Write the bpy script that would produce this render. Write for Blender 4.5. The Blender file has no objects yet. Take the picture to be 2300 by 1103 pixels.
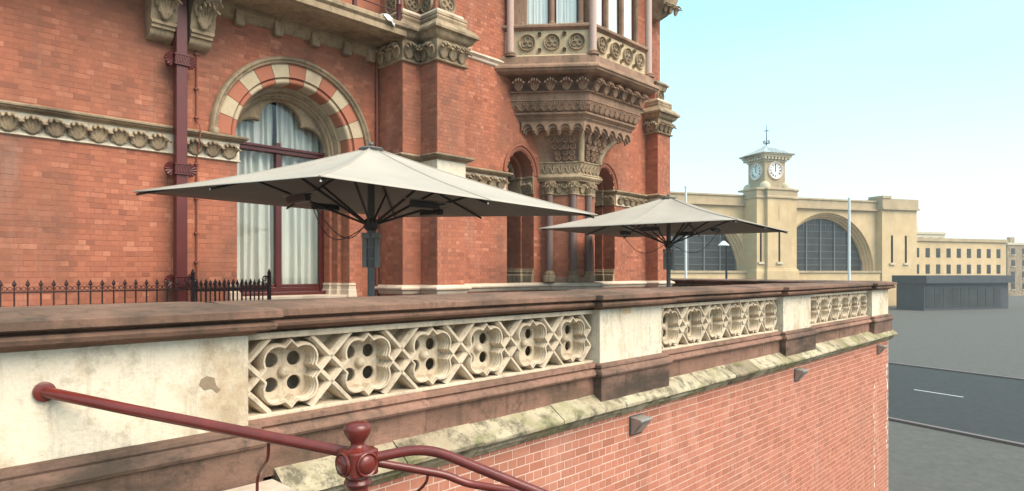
import bpy, math, random
from mathutils import Vector, Matrix
R = math.radians
PI = math.pi
random.seed(7)
scn = bpy.context.scene
col = scn.collection

# ------------------------------------------------------------------ camera, sky, sun, exposure
# x runs along the hotel front, y from the viewer towards the hotel, z up; terrace floor at z = 0
cam_d = bpy.data.cameras.new('camera')
cam = bpy.data.objects.new('camera', cam_d)
col.objects.link(cam)
cam.location = (0, 0, 1.32)
cam.rotation_euler = (R(90), 0, R(-46.417))
cam_d.sensor_width = 36
cam_d.lens = 1450 / 2300 * 36
cam_d.shift_y = 60.5 / 2300
cam_d.clip_start = 0.05
cam_d.clip_end = 4000
scn.camera = cam

SUN_EL, SUN_AZ = R(48), R(-80)        # azimuth measured from +x towards +y: from in front of the hotel, a little to the right
world = bpy.data.worlds.new('World')
scn.world = world
world.use_nodes = True
wn, wl = world.node_tree.nodes, world.node_tree.links
wn.clear()
sky = wn.new('ShaderNodeTexSky')
sky.sky_type = 'NISHITA'
sky.sun_disc = False
sky.sun_elevation = SUN_EL
sky.sun_rotation = R(90) - SUN_AZ
sky.air_density = 1.0
sky.dust_density = 1.2
sky.ozone_density = 2.0
bg1 = wn.new('ShaderNodeBackground'); bg1.inputs['Strength'].default_value = 0.05
wl.new(sky.outputs[0], bg1.inputs['Color'])
bg2 = wn.new('ShaderNodeBackground')                     # the even veil of high cloud
tc = wn.new('ShaderNodeTexCoord'); sx = wn.new('ShaderNodeSeparateXYZ'); wl.new(tc.outputs['Generated'], sx.inputs[0])
rp = wn.new('ShaderNodeValToRGB')
rp.color_ramp.elements[0].position = 0.0; rp.color_ramp.elements[0].color = (.80, .90, .90, 1)
rp.color_ramp.elements[1].position = 0.36; rp.color_ramp.elements[1].color = (.40, .92, .985, 1)
wl.new(sx.outputs['Z'], rp.inputs[0])
mpn = wn.new('ShaderNodeMapping'); mpn.inputs['Scale'].default_value = (1, 1, 3.5); wl.new(tc.outputs['Generated'], mpn.inputs[0])
cn_ = wn.new('ShaderNodeTexNoise'); cn_.inputs['Scale'].default_value = 2.2; cn_.inputs['Detail'].default_value = 6; wl.new(mpn.outputs[0], cn_.inputs['Vector'])
mr_ = wn.new('ShaderNodeMapRange'); mr_.inputs['From Min'].default_value = .3; mr_.inputs['From Max'].default_value = .7; mr_.inputs['To Max'].default_value = .22; wl.new(cn_.outputs['Fac'], mr_.inputs['Value'])
mx_ = wn.new('ShaderNodeMix'); mx_.data_type = 'RGBA'; mx_.inputs[7].default_value = (.84, .92, .92, 1)
wl.new(mr_.outputs[0], mx_.inputs[0]); wl.new(rp.outputs[0], mx_.inputs[6]); wl.new(mx_.outputs[2], bg2.inputs['Color'])
bg2.inputs['Strength'].default_value = 0.43
addn = wn.new('ShaderNodeAddShader')
wl.new(bg1.outputs[0], addn.inputs[0]); wl.new(bg2.outputs[0], addn.inputs[1])
wout = wn.new('ShaderNodeOutputWorld')
wl.new(addn.outputs[0], wout.inputs['Surface'])

sun_d = bpy.data.lights.new('sun', 'SUN')
sun_d.energy = 2.5
sun_d.angle = R(50)
sun_d.color = (1.0, 0.83, 0.67)
sun = bpy.data.objects.new('sun', sun_d)
col.objects.link(sun)
sd = Vector((math.cos(SUN_EL) * math.cos(SUN_AZ), math.cos(SUN_EL) * math.sin(SUN_AZ), math.sin(SUN_EL)))
sun.rotation_euler = sd.to_track_quat('Z', 'Y').to_euler()
sun.location = sd * 60

scn.view_settings.view_transform = 'Standard'
scn.view_settings.look = 'None'
scn.view_settings.exposure = 1.18
scn.view_settings.gamma = 1.0
scn.view_settings.use_curve_mapping = False

# ------------------------------------------------------------------ materials
def nodes_of(name, rough=0.8, spec=0.3, metal=0.0):
    m = bpy.data.materials.new(name)
    m.use_nodes = True
    nt = m.node_tree
    b = nt.nodes['Principled BSDF']
    b.inputs['Roughness'].default_value = rough
    b.inputs['Specular IOR Level'].default_value = spec
    b.inputs['Metallic'].default_value = metal
    return m, nt, b

def mixc(nt, fac, a, b, mode='MIX'):
    n = nt.nodes.new('ShaderNodeMix'); n.data_type = 'RGBA'; n.blend_type = mode
    for sock, val in ((n.inputs[0], fac), (n.inputs[6], a), (n.inputs[7], b)):
        if isinstance(val, (int, float)): sock.default_value = val
        elif isinstance(val, tuple): sock.default_value = (val + (1,)) if len(val) == 3 else val
        else: nt.links.new(val, sock)
    return n.outputs[2]

def pos(nt, scale=(1, 1, 1)):
    g = nt.nodes.new('ShaderNodeNewGeometry')
    mp = nt.nodes.new('ShaderNodeMapping'); mp.inputs['Scale'].default_value = scale
    nt.links.new(g.outputs['Position'], mp.inputs['Vector'])
    return mp.outputs[0]

def noise(nt, vec, scale, detail=4, rough=0.6, lo=0.35, hi=0.65):
    n = nt.nodes.new('ShaderNodeTexNoise')
    n.inputs['Scale'].default_value = scale; n.inputs['Detail'].default_value = detail
    n.inputs['Roughness'].default_value = rough
    nt.links.new(vec, n.inputs['Vector'])
    r = nt.nodes.new('ShaderNodeMapRange')
    r.inputs['From Min'].default_value = lo; r.inputs['From Max'].default_value = hi
    nt.links.new(n.outputs['Fac'], r.inputs['Value'])
    return r.outputs[0]

def scaled(nt, v, k):
    n = nt.nodes.new('ShaderNodeMath'); n.operation = 'MULTIPLY'
    nt.links.new(v, n.inputs[0]); n.inputs[1].default_value = k
    return n.outputs[0]

def bump(nt, bsdf, h, dist=0.01, strength=0.6):
    n = nt.nodes.new('ShaderNodeBump'); n.inputs['Distance'].default_value = dist
    n.inputs['Strength'].default_value = strength
    nt.links.new(h, n.inputs['Height']); nt.links.new(n.outputs[0], bsdf.inputs['Normal'])

def stone(name, c1, c2, stain=None, stain_amt=0.6, s1=3.0, s2=1.3, stretch=(1, 1, 0.5), bmp=0.006, rough=0.88, lo=0.5, hi=0.72, tint=0.0, grime=None):
    m, nt, b = nodes_of(name, rough, 0.2)
    p = pos(nt)
    c = mixc(nt, noise(nt, p, s1, 6, 0.65), c1, c2)
    oi = nt.nodes.new('ShaderNodeObjectInfo'); rr_ = nt.nodes.new('ShaderNodeMapRange'); rr_.inputs['To Max'].default_value = tint
    nt.links.new(oi.outputs['Random'], rr_.inputs['Value'])
    c = mixc(nt, rr_.outputs[0], c, tuple(q * .45 for q in c2))
    c = mixc(nt, scaled(nt, noise(nt, p, 45, 3, 0.7, 0.3, 0.7), 0.28), c, (c2[0] * .6, c2[1] * .58, c2[2] * .55))
    if stain:
        pv = pos(nt, stretch)
        c = mixc(nt, scaled(nt, noise(nt, pv, s2, 8, 0.7, lo, hi), stain_amt), c, stain)
    if grime:
        c = mixc(nt, scaled(nt, noise(nt, p, 7, 8, 0.75, .53, .66), .55), c, grime)
        c = mixc(nt, scaled(nt, noise(nt, pos(nt, (5, 5, .5)), 2.4, 5, 0.7, .52, .66), .35), c, grime)      # rain streaks
    nt.links.new(c, b.inputs['Base Color'])
    bump(nt, b, noise(nt, p, 60, 4, 0.7, 0.2, 0.8), bmp, 0.5)
    return m

def brickmat(name, ramp, dirt, dirt_amt, blotch=None, pale=None):
    m, nt, b = nodes_of(name, 0.9, 0.15)
    g = nt.nodes.new('ShaderNodeNewGeometry'); oi = nt.nodes.new('ShaderNodeObjectInfo')
    ad = nt.nodes.new('ShaderNodeMath'); ad.operation = 'ADD'
    nt.links.new(g.outputs['Random Per Island'], ad.inputs[0]); nt.links.new(oi.outputs['Random'], ad.inputs[1])
    fr = nt.nodes.new('ShaderNodeMath'); fr.operation = 'FRACT'; nt.links.new(ad.outputs[0], fr.inputs[0])
    cr = nt.nodes.new('ShaderNodeValToRGB'); cr.color_ramp.interpolation = 'LINEAR'
    e = cr.color_ramp.elements
    while len(e) < len(ramp): e.new(0.5)
    for i, (p_, c_) in enumerate(ramp):
        e[i].position = p_; e[i].color = c_ + (1,)
    nt.links.new(fr.outputs[0], cr.inputs[0])
    p = pos(nt)
    c = mixc(nt, scaled(nt, noise(nt, p, 22, 5, 0.7, 0.3, 0.75), 0.35), cr.outputs[0], (ramp[0][1][0] * .8, ramp[0][1][1] * .8, ramp[0][1][2] * .8))
    c = mixc(nt, scaled(nt, noise(nt, pos(nt, (1, 1, .45)), 0.9, 7, 0.65, 0.44, 0.70), dirt_amt), c, dirt)
    if pale: c = mixc(nt, scaled(nt, noise(nt, pos(nt, (1.2, 1.2, .25)), 1.6, 6, 0.7, 0.55, 0.8), 0.3), c, pale)
    nt.links.new(c, b.inputs['Base Color'])
    bump(nt, b, noise(nt, p, 80, 3, 0.7, 0.2, 0.8), 0.004, 0.5)
    return m

def paint(name, c, c2=None, rough=0.35, spec=0.5, metal=0.0, s=6, amt=0.6, bmp=0.0):
    m, nt, b = nodes_of(name, rough, spec, metal)
    p = pos(nt)
    cc = mixc(nt, scaled(nt, noise(nt, p, s, 5, 0.65), amt), c, c2 or tuple(x * .6 for x in c))
    nt.links.new(cc, b.inputs['Base Color'])
    if bmp: bump(nt, b, noise(nt, p, 35, 3, 0.6, 0.2, 0.8), bmp, 0.4)
    return m

M = {}
M['brick_hotel'] = brickmat('hotel_brick', [(0, (.29, .108, .070)), (.12, (.37, .135, .084)), (.5, (.425, .152, .091)), (.88, (.465, .170, .102)), (1, (.55, .225, .14))], (.17, .095, .068), .7, pale=(.62, .42, .34))
M['brick_lower'] = brickmat('retaining_wall_brick', [(0, (.38, .15, .098)), (.2, (.45, .175, .115)), (.75, (.51, .203, .134)), (1, (.55, .235, .158))], (.33, .165, .115), .4, pale=(.72, .52, .44))
M['mortar_hotel'] = stone('hotel_mortar', (.42, .16, .095), (.34, .135, .088), bmp=.003)
M['mortar_lower'] = stone('pale_mortar', (.74, .55, .45), (.64, .45, .36), bmp=.003)
M['cream'] = stone('cream_stone', (.76, .68, .545), (.70, .60, .455), (.40, .28, .165), .8, s1=1.2, s2=1.5, stretch=(1, 1, .6), lo=.49, hi=.63, grime=(.30, .25, .18))
M['parapet_stone'] = stone('parapet_stone', (.60, .48, .32), (.50, .39, .25), (.24, .17, .11), .6, s1=2, s2=1.5, lo=.48, hi=.66)
M['tracery'] = stone('tracery_stone', (.72, .61, .46), (.60, .49, .355), (.36, .29, .21), .6, s1=3, s2=2.2, lo=.46, hi=.64, grime=(.22, .185, .145))
M['brown'] = stone('brown_sandstone', (.27, .155, .115), (.19, .115, .085), (.05, .04, .03), .85, s1=1.8, s2=1.4, stretch=(.6, 1, 1.6), lo=.44, hi=.62, grime=(.04, .035, .028))
M['pink'] = stone('pink_sandstone', (.42, .225, .165), (.32, .18, .13), (.11, .075, .052), .8, s1=1.5, s2=1.0, stretch=(.7, 1, 1.8), lo=.44, hi=.62, tint=.45, grime=(.05, .045, .035))
M['coping'] = stone('coping_sandstone', (.30, .165, .115), (.215, .122, .085), (.075, .052, .038), .75, s1=1.6, s2=1.2, stretch=(.7, 1, 1.5), tint=.35, lo=.45, hi=.64, grime=(.05, .045, .035))
M['tan'] = stone('carved_limestone', (.46, .345, .225), (.34, .25, .16), (.12, .088, .06), .75, s1=2.2, s2=1.1, lo=.46, hi=.64, grime=(.10, .08, .055))
M['oriel'] = stone('oriel_stone', (.40, .25, .17), (.30, .18, .122), (.12, .085, .06), .75, s1=1.8, s2=.9, lo=.45, hi=.62, grime=(.10, .085, .06))
M['pale'] = stone('pale_plinth_stone', (.70, .60, .48), (.60, .47, .36), (.28, .19, .13), .6, s1=2, s2=1.4)
M['granite'] = stone('polished_granite', (.22, .155, .135), (.15, .105, .095), s1=40, bmp=.0005, rough=.45)
M['pinkgranite'] = stone('pink_granite', (.58, .42, .36), (.47, .33, .28), s1=40, bmp=.0005, rough=.5)
M['red_gloss'] = paint('glossy_red_paint', (.165, .024, .016), (.10, .017, .013), .27, .55, s=8, amt=.8, bmp=.0012)
M['pipe_red'] = paint('dark_red_pipe_paint', (.115, .022, .021), (.075, .016, .016), .42, .4, s=3, bmp=.001)
M['frame_red'] = paint('dark_red_joinery', (.085, .014, .012), (.06, .011, .010), .32, .45, s=5)
M['iron'] = paint('dark_maroon_iron', (.055, .019, .017), (.035, .014, .013), .5, .4, s=9)
M['grey_metal'] = paint('parasol_grey_metal', (.15, .15, .145), (.11, .112, .11), .45, .4, s=4)
M['box_grey'] = paint('switch_box_grey', (.25, .24, .22), (.19, .18, .165), .5, .35, s=5)
M['dark_metal'] = paint('parasol_dark_metal', (.062, .057, .052), (.045, .042, .039), .5, .4, s=6)
M['steel'] = paint('brushed_lamp_steel', (.42, .40, .36), (.30, .28, .25), .4, .5, .3, s=9)
M['white_paint'] = paint('white_pole_paint', (.72, .72, .70), (.6, .6, .58), .4, .4, s=2)
M['black_paint'] = paint('black_lamp_paint', (.02, .022, .024), None, .4, .4)
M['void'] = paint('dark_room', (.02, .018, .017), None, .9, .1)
M['asphalt'] = stone('asphalt', (.055, .055, .055), (.04, .04, .04), bmp=.004)
M['paving'] = stone('paving_stone', (.13, .118, .105), (.10, .092, .085), (.07, .064, .06), .5, bmp=.004)
M['station'] = stone('yellow_stock_brick', (.70, .52, .30), (.60, .43, .24), (.40, .285, .165), .65, s1=.35, s2=.12, stretch=(1, 1, .35), bmp=.03)
M['station_stone'] = stone('weathered_station_stone', (.52, .40, .25), (.42, .32, .20), (.24, .19, .13), .65, s1=.5, s2=.2, bmp=.03)
M['station_pale'] = stone('pale_station_stone', (.66, .57, .42), (.58, .48, .34), s1=.6, bmp=.02)
M['lead'] = stone('pale_lead_roof', (.46, .50, .50), (.38, .42, .42), (.25, .28, .28), .4, s1=.8, s2=.5, bmp=.01, rough=.55)
M['clock_white'] = paint('clock_enamel', (.82, .82, .78), (.74, .74, .7), .35, .4, s=1)
M['clock_black'] = paint('clock_numerals', (.015, .015, .02), None, .5, .3)
M['hoarding'] = paint('dark_grey_hoarding', (.06, .065, .075), (.04, .045, .05), .6, .3, s=.5)

def ledge_material():
    m, nt, b = nodes_of('mossy_ledge_stone', .92, .15)
    p = pos(nt)
    c = mixc(nt, noise(nt, p, 1.1, 6, .6, .42, .66), (.49, .425, .295), (.31, .24, .16))
    oi = nt.nodes.new('ShaderNodeObjectInfo'); rm = nt.nodes.new('ShaderNodeMapRange'); rm.inputs['From Min'].default_value = .55; rm.inputs['To Max'].default_value = .75
    nt.links.new(oi.outputs['Random'], rm.inputs['Value'])
    c = mixc(nt, rm.outputs[0], c, (.20, .15, .10))
    c = mixc(nt, scaled(nt, noise(nt, p, 5, 7, .75, .48, .62), .85), c, (.11, .095, .065))
    c = mixc(nt, scaled(nt, noise(nt, pos(nt, (1, 1, 1.5)), 2.2, 6, .7, .5, .63), .6), c, (.22, .23, .09))
    c = mixc(nt, scaled(nt, noise(nt, p, 40, 3, .7, .62, .72), .8), c, (.10, .085, .06))
    nt.links.new(c, b.inputs['Base Color'])
    bump(nt, b, noise(nt, p, 30, 5, .75, .2, .8), .012, .6)
    return m
M['ledge'] = ledge_material()

def fabric_material():
    m, nt, b = nodes_of('grey_canvas', .85, .2)
    p = pos(nt)
    c = mixc(nt, noise(nt, p, .9, 5, .6), (.43, .38, .325), (.38, .335, .285))
    nt.links.new(c, b.inputs['Base Color'])
    bump(nt, b, noise(nt, p, 2.0, 3, .6, .2, .8), .03, .35)
    return m
M['fabric'] = fabric_material()

def curtain_material(name, c1, c2):
    m, nt, b = nodes_of(name, .9, .1)
    nt.links.new(mixc(nt, noise(nt, pos(nt, (1, 1, .2)), 4, 4, .6), c1, c2), b.inputs['Base Color'])
    return m
M['curtain'] = curtain_material('pale_green_curtain', (.62, .61, .55), (.51, .505, .46))
M['blind'] = curtain_material('white_net_curtain', (.82, .81, .78), (.76, .75, .73))

def glass_material(name, tint, spec_rough=.02, base=.06):
    m = bpy.data.materials.new(name); m.use_nodes = True
    nt = m.node_tree; nt.nodes.clear()
    o = nt.nodes.new('ShaderNodeOutputMaterial')
    t = nt.nodes.new('ShaderNodeBsdfTransparent'); t.inputs[0].default_value = tint + (1,)
    g = nt.nodes.new('ShaderNodeBsdfGlossy'); g.inputs['Roughness'].default_value = spec_rough
    lw = nt.nodes.new('ShaderNodeLayerWeight'); lw.inputs['Blend'].default_value = .5
    pw = nt.nodes.new('ShaderNodeMath'); pw.operation = 'POWER'; pw.inputs[1].default_value = 4
    nt.links.new(lw.outputs['Facing'], pw.inputs[0])
    ad = nt.nodes.new('ShaderNodeMath'); ad.operation = 'MULTIPLY_ADD'; ad.inputs[1].default_value = .7; ad.inputs[2].default_value = base
    nt.links.new(pw.outputs[0], ad.inputs[0])
    mx = nt.nodes.new('ShaderNodeMixShader')
    nt.links.new(ad.outputs[0], mx.inputs[0]); nt.links.new(t.outputs[0], mx.inputs[1]); nt.links.new(g.outputs[0], mx.inputs[2])
    nt.links.new(mx.outputs[0], o.inputs[0])
    return m
M['glass'] = glass_material('window_glass', (.92, .96, .95))
M['station_glass'] = paint('dark_station_glass', (.022, .025, .027), (.045, .05, .05), .3, .3, s=.35, amt=.9)

# ------------------------------------------------------------------ mesh helpers
class MB:
    def __init__(s): s.v = []; s.f = []
    def add(s, vs, fs):
        o = len(s.v); s.v += [tuple(p) for p in vs]; s.f += [tuple(i + o for i in f) for f in fs]; return s
    def box(s, x0, x1, y0, y1, z0, z1):
        return s.add([(x0, y0, z0), (x1, y0, z0), (x1, y1, z0), (x0, y1, z0), (x0, y0, z1), (x1, y0, z1), (x1, y1, z1), (x0, y1, z1)],
                     [(0, 3, 2, 1), (4, 5, 6, 7), (0, 1, 5, 4), (1, 2, 6, 5), (2, 3, 7, 6), (3, 0, 4, 7)])
    def prism(s, poly, z0, z1):                      # plan polygon, counter-clockwise
        n = len(poly)
        vs = [(p[0], p[1], z0) for p in poly] + [(p[0], p[1], z1) for p in poly]
        fs = [tuple(range(n - 1, -1, -1)), tuple(range(n, 2 * n))] + [(i, (i + 1) % n, n + (i + 1) % n, n + i) for i in range(n)]
        return s.add(vs, fs)
    def slab(s, poly, y0, y1):                       # polygon in (x, z), extruded in y
        n = len(poly)
        vs = [(p[0], y0, p[1]) for p in poly] + [(p[0], y1, p[1]) for p in poly]
        fs = [tuple(range(n)), tuple(range(2 * n - 1, n - 1, -1))] + [(i, n + i, n + (i + 1) % n, (i + 1) % n) for i in range(n)]
        return s.add(vs, fs)
    def tube(s, pts, r, n=10, cap=True):
        pts = [Vector(p) for p in pts]; rr = r if isinstance(r, (list, tuple)) else [r] * len(pts)
        o = len(s.v); up = None
        for i, p in enumerate(pts):
            d = (pts[min(i + 1, len(pts) - 1)] - pts[max(i - 1, 0)]).normalized()
            if up is None:
                up = Vector((0, 0, 1)) if abs(d.z) < .9 else Vector((1, 0, 0))
            a = d.cross(up).normalized(); b = a.cross(d).normalized(); up = b
            for k in range(n):
                t = 2 * PI * k / n
                s.v.append(tuple(p + (a * math.cos(t) + b * math.sin(t)) * rr[i]))
        for i in range(len(pts) - 1):
            for k in range(n):
                s.f.append((o + i * n + k, o + i * n + (k + 1) % n, o + (i + 1) * n + (k + 1) % n, o + (i + 1) * n + k))
        if cap:
            s.f.append(tuple(o + k for k in range(n - 1, -1, -1))); s.f.append(tuple(o + (len(pts) - 1) * n + k for k in range(n)))
        return s
    def lathe(s, prof, c=(0, 0, 0), n=20):           # prof: (r, z) from bottom to top
        o = len(s.v)
        for r, z in prof:
            for k in range(n):
                t = 2 * PI * k / n
                s.v.append((c[0] + r * math.cos(t), c[1] + r * math.sin(t), c[2] + z))
        for i in range(len(prof) - 1):
            for k in range(n):
                s.f.append((o + i * n + k, o + i * n + (k + 1) % n, o + (i + 1) * n + (k + 1) % n, o + (i + 1) * n + k))
        s.f.append(tuple(o + k for k in range(n - 1, -1, -1))); s.f.append(tuple(o + (len(prof) - 1) * n + k for k in range(n)))
        return s
    def sweep(s, path, prof, ends=True):             # path in plan, outside on its right; prof: (outward, z) top to bottom
        P = [Vector((p[0], p[1])) for p in path]; n = len(P); mit = []
        for i in range(n):
            ds = []
            if i > 0: ds.append((P[i] - P[i - 1]).normalized())
            if i < n - 1: ds.append((P[i + 1] - P[i]).normalized())
            ns = [Vector((d.y, -d.x)) for d in ds]
            m = ns[0] if len(ns) == 1 else (ns[0] + ns[1]) / (1 + ns[0].dot(ns[1]))
            mit.append(m)
        o = len(s.v); k = len(prof)
        for i in range(n):
            for (q, z) in prof:
                w = P[i] + mit[i] * q
                s.v.append((w.x, w.y, z))
        for i in range(n - 1):
            for j in range(k - 1):
                a = o + i * k + j
                s.f.append((a, a + 1, a + k + 1, a + k))
        if ends:
            s.f.append(tuple(o + j for j in range(k))[::-1]); s.f.append(tuple(o + (n - 1) * k + j for j in range(k)))
        return s
    def arch(s, c, zs, zb, prof, n=32, a0=0.0, a1=PI):   # prof: (radius, y) swept round an arch on straight jambs (in the x, z plane)
        path = []
        if zb is not None: path.append((1, zb - zs, 0))
        for i in range(n + 1):
            t = a0 + (a1 - a0) * i / n
            path.append((math.cos(t), None, math.sin(t)))
        if zb is not None: path.append((-1, zb - zs, 0))
        o = len(s.v); k = len(prof)
        for (cx_, dz, sz) in path:
            for (r, y) in prof:
                s.v.append((c + r * cx_, y, zs + (dz if dz is not None else r * sz)))
        for i in range(len(path) - 1):
            for j in range(k - 1):
                a = o + i * k + j
                s.f.append((a, a + k, a + k + 1, a + 1))
        return s
    def build(s, name, mat, parent=None, smooth=None, bevel=0, loc=None):
        me = bpy.data.meshes.new(name)
        me.from_pydata(s.v, [], s.f)
        me.materials.append(M[mat] if isinstance(mat, str) else mat)
        if smooth is not None:
            me.polygons.foreach_set('use_smooth', [True] * len(me.polygons))
            me.set_sharp_from_angle(angle=R(smooth))
        me.update()
        ob = bpy.data.objects.new(name, me)
        col.objects.link(ob)
        if parent: ob.parent = parent
        if loc: ob.location = loc
        if bevel:
            bv = ob.modifiers.new('soft_edge', 'BEVEL'); bv.width = bevel; bv.segments = 2; bv.limit_method = 'ANGLE'; bv.angle_limit = R(35)
        return ob

def put(me, name, parent, loc, rz=0.0, scale=(1, 1, 1), rx=0.0):
    ob = bpy.data.objects.new(name, me)
    col.objects.link(ob); ob.parent = parent
    ob.location = loc; ob.rotation_euler = (rx, 0, rz); ob.scale = scale
    return ob

def tag(o, label, cat, group=None):
    o['label'] = label; o['category'] = cat
    if group: o['group'] = group
    return o

def struct(o): o['kind'] = 'structure'; return o

def empty(name, loc=(0, 0, 0), rz=0.0, parent=None):
    o = bpy.data.objects.new(name, None); col.objects.link(o)
    o.location = loc; o.rotation_euler = (0, 0, rz); o.empty_display_size = .2
    if parent: o.parent = parent
    return o

def copy_tree(o, parent=None):
    c = o.copy(); col.objects.link(c); c.parent = parent
    for ch in list(o.children): copy_tree(ch, c)
    return c

def grad(poly_levels):                               # loft through equal-length point rings (open rings)
    mb = MB(); k = len(poly_levels[0][0])
    for pts, z in poly_levels:
        for p in pts: mb.v.append((p[0], p[1], z))
    for i in range(len(poly_levels) - 1):
        for j in range(k - 1):
            a = i * k + j
            mb.f.append((a, a + k, a + k + 1, a + 1))
    return mb

# ---- bricks: boxes 215 x 73 mm standing 3.5 mm proud of the mortar
COURSE, STR, HDR = .083, .225, .1125
FWD = Vector((math.cos(R(43.583)), math.sin(R(43.583))))
SIDE = Vector((FWD.y, -FWD.x))
def project(p):
    d = p[0] * FWD.x + p[1] * FWD.y
    if d < .3: return None
    x = p[0] * SIDE.x + p[1] * SIDE.y
    return 1150 + 1450 * x / d, 612 - 1450 * (p[2] - 1.32) / d, d

def brick_list(o, u, n, u0, u1, z0, z1, keep=None, phase=0.0, joint=.008):
    """o: origin (x, y); u: unit run; n: unit outward. Bricks laid in English bond."""
    out = []; k0 = math.floor(z0 / COURSE); k = k0
    while k * COURSE < z1 - .02:
        za = max(k * COURSE, z0); zb = min((k + 1) * COURSE, z1)
        L = STR if k % 2 == 0 else HDR
        off = (STR * .25 if k % 2 == 0 else 0) + phase
        i = math.floor((u0 - off) / L)
        while off + i * L < u1 - .01:
            a = max(off + i * L, u0); b = min(off + (i + 1) * L, u1)
            if b - a > .03 and zb - za > .03:
                cu, cz = (a + b) / 2, (za + zb) / 2
                if keep is None or keep(cu, cz, a, b, za, zb):
                    out.append((o[0] + u[0] * cu, o[1] + u[1] * cu, cz, u, n, b - a - joint, zb - za - joint, joint))
            i += 1
        k += 1
    return out

brick_cache = {}
def brick_mesh(L, Hh, mat):
    key = (round(L, 3), round(Hh, 3), mat)
    if key not in brick_cache:
        mb = MB(); l, h = L / 2, Hh / 2; c = .003
        mb.add([(-l, .012, -h), (l, .012, -h), (l, .012, h), (-l, .012, h),
                (-l, -.0015, -h), (l, -.0015, -h), (l, -.0015, h), (-l, -.0015, h),
                (-l + c, -.0035, -h + c), (l - c, -.0035, -h + c), (l - c, -.0035, h - c), (-l + c, -.0035, h - c)],
               [(8, 9, 10, 11), (4, 5, 9, 8), (5, 6, 10, 9), (6, 7, 11, 10), (7, 4, 8, 11), (0, 1, 5, 4), (1, 2, 6, 5), (2, 3, 7, 6), (3, 0, 4, 7)])
        me = bpy.data.meshes.new('brick'); me.from_pydata(mb.v, [], mb.f); me.materials.append(M[mat]); brick_cache[key] = me
    return brick_cache[key]

def lay_bricks(bricks, parent, mat, stuff_name, nmax=300):
    scored = []
    for i, b in enumerate(bricks):
        q = project(b[:3])
        vis = q and 320 < q[0] < 1975 and 5 < q[1] < 1095 and (Vector((b[4][0], b[4][1])).dot(Vector((-b[0], -b[1]))) > 0)
        if vis: scored.append((q[2] + (2 if b[5] < .15 else 0), i))
    scored.sort(); big = set(i for _, i in scored[:nmax])
    mb = MB()
    for i, b in enumerate(bricks):
        x, y, z, u, n, L, Hh, jt = b
        prd = .0035
        jit = random.uniform(-.0015, .0015)
        if i in big:
            put(brick_mesh(L, Hh, mat), 'brick', parent, (x + n[0] * jit, y + n[1] * jit, z), math.atan2(u[1], u[0]))
        else:
            l, h = L / 2, Hh / 2; f = prd + jit
            def P(a, d, c): return (x + u[0] * a + n[0] * d, y + u[1] * a + n[1] * d, z + c)
            mb.add([P(-l, -.012, -h), P(l, -.012, -h), P(l, -.012, h), P(-l, -.012, h), P(-l, f, -h), P(l, f, -h), P(l, f, h), P(-l, f, h)],
                   [(4, 5, 6, 7), (0, 1, 5, 4), (1, 2, 6, 5), (2, 3, 7, 6), (3, 0, 4, 7)])
    ob = mb.build(stuff_name, mat, parent); ob['kind'] = 'stuff'
    return ob

# ---- carved leaf: x across, z up, outward is -y
def leaf_mesh(w, h, d, mat, droop=150, lobes=5):
    mb = MB(); n = 5 if lobes > 3 else 3
    for i in range(n):
        u = -1 + 2 * i / (n - 1); pts = []; rad = []
        L = h * (1 - .30 * u * u); sp = u * w * .46
        for k in range(9):
            t = k / 8
            x = sp * (t ** .75) ; z = L * .84 * t; o = d * (.10 + .25 * t * t)
            if t > .55:
                a = (t - .55) / .45 * R(droop)
                z = L * (.46 + .40 * math.sin(min(a, PI / 2)) - .20 * max(0, a - PI / 2)); o = d * (.18 + .42 * (1 - math.cos(a)))
                x = sp * (.64 + .55 * (t - .55) / .45)
            pts.append((x, -o, z)); rad.append(w * (.085 + .055 * math.sin(PI * t)) * (1 if t < .85 else .75))
        mb.tube(pts, rad, 6)
    for sg in (-1, 1):                                   # volutes at the foot
        spiral(mb, Vector((sg * w * .30, -.02, h * .26)), Vector((1, 0, 0)), Vector((0, 0, 1)), Vector((0, -1, 0)), w * .17, 1.15, sg, w * .05, PI / 2, d * .12)
    me = bpy.data.meshes.new('leaf'); me.from_pydata(mb.v, [], mb.f); me.materials.append(M[mat])
    me.polygons.foreach_set('use_smooth', [True] * len(me.polygons))
    return me

def leaf_row(me, parent, p0, p1, n, z, inset=.5, name='leaf', sc=(1, 1, 1)):
    p0, p1 = Vector(p0), Vector(p1); d = p1 - p0; rz = math.atan2(d.y, d.x)
    for i in range(n):
        q = p0 + d * ((i + inset) / n)
        put(me, name, parent, (q.x, q.y, z), rz, sc)

def spiral(mb, o, ex, ez, nrm, r, turns, hand=1, rad=.012, start=0.0, off=.01):
    pts = []
    N = int(16 * turns)
    for i in range(N + 1):
        t = i / N; a = start + hand * turns * 2 * PI * t; q = r * (1 - .85 * t)
        pts.append(o + ex * (q * math.cos(a)) + ez * (q * math.sin(a)) + nrm * off)
    mb.tube(pts, [rad * (1 - .3 * i / N) for i in range(N + 1)], 6)

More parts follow.
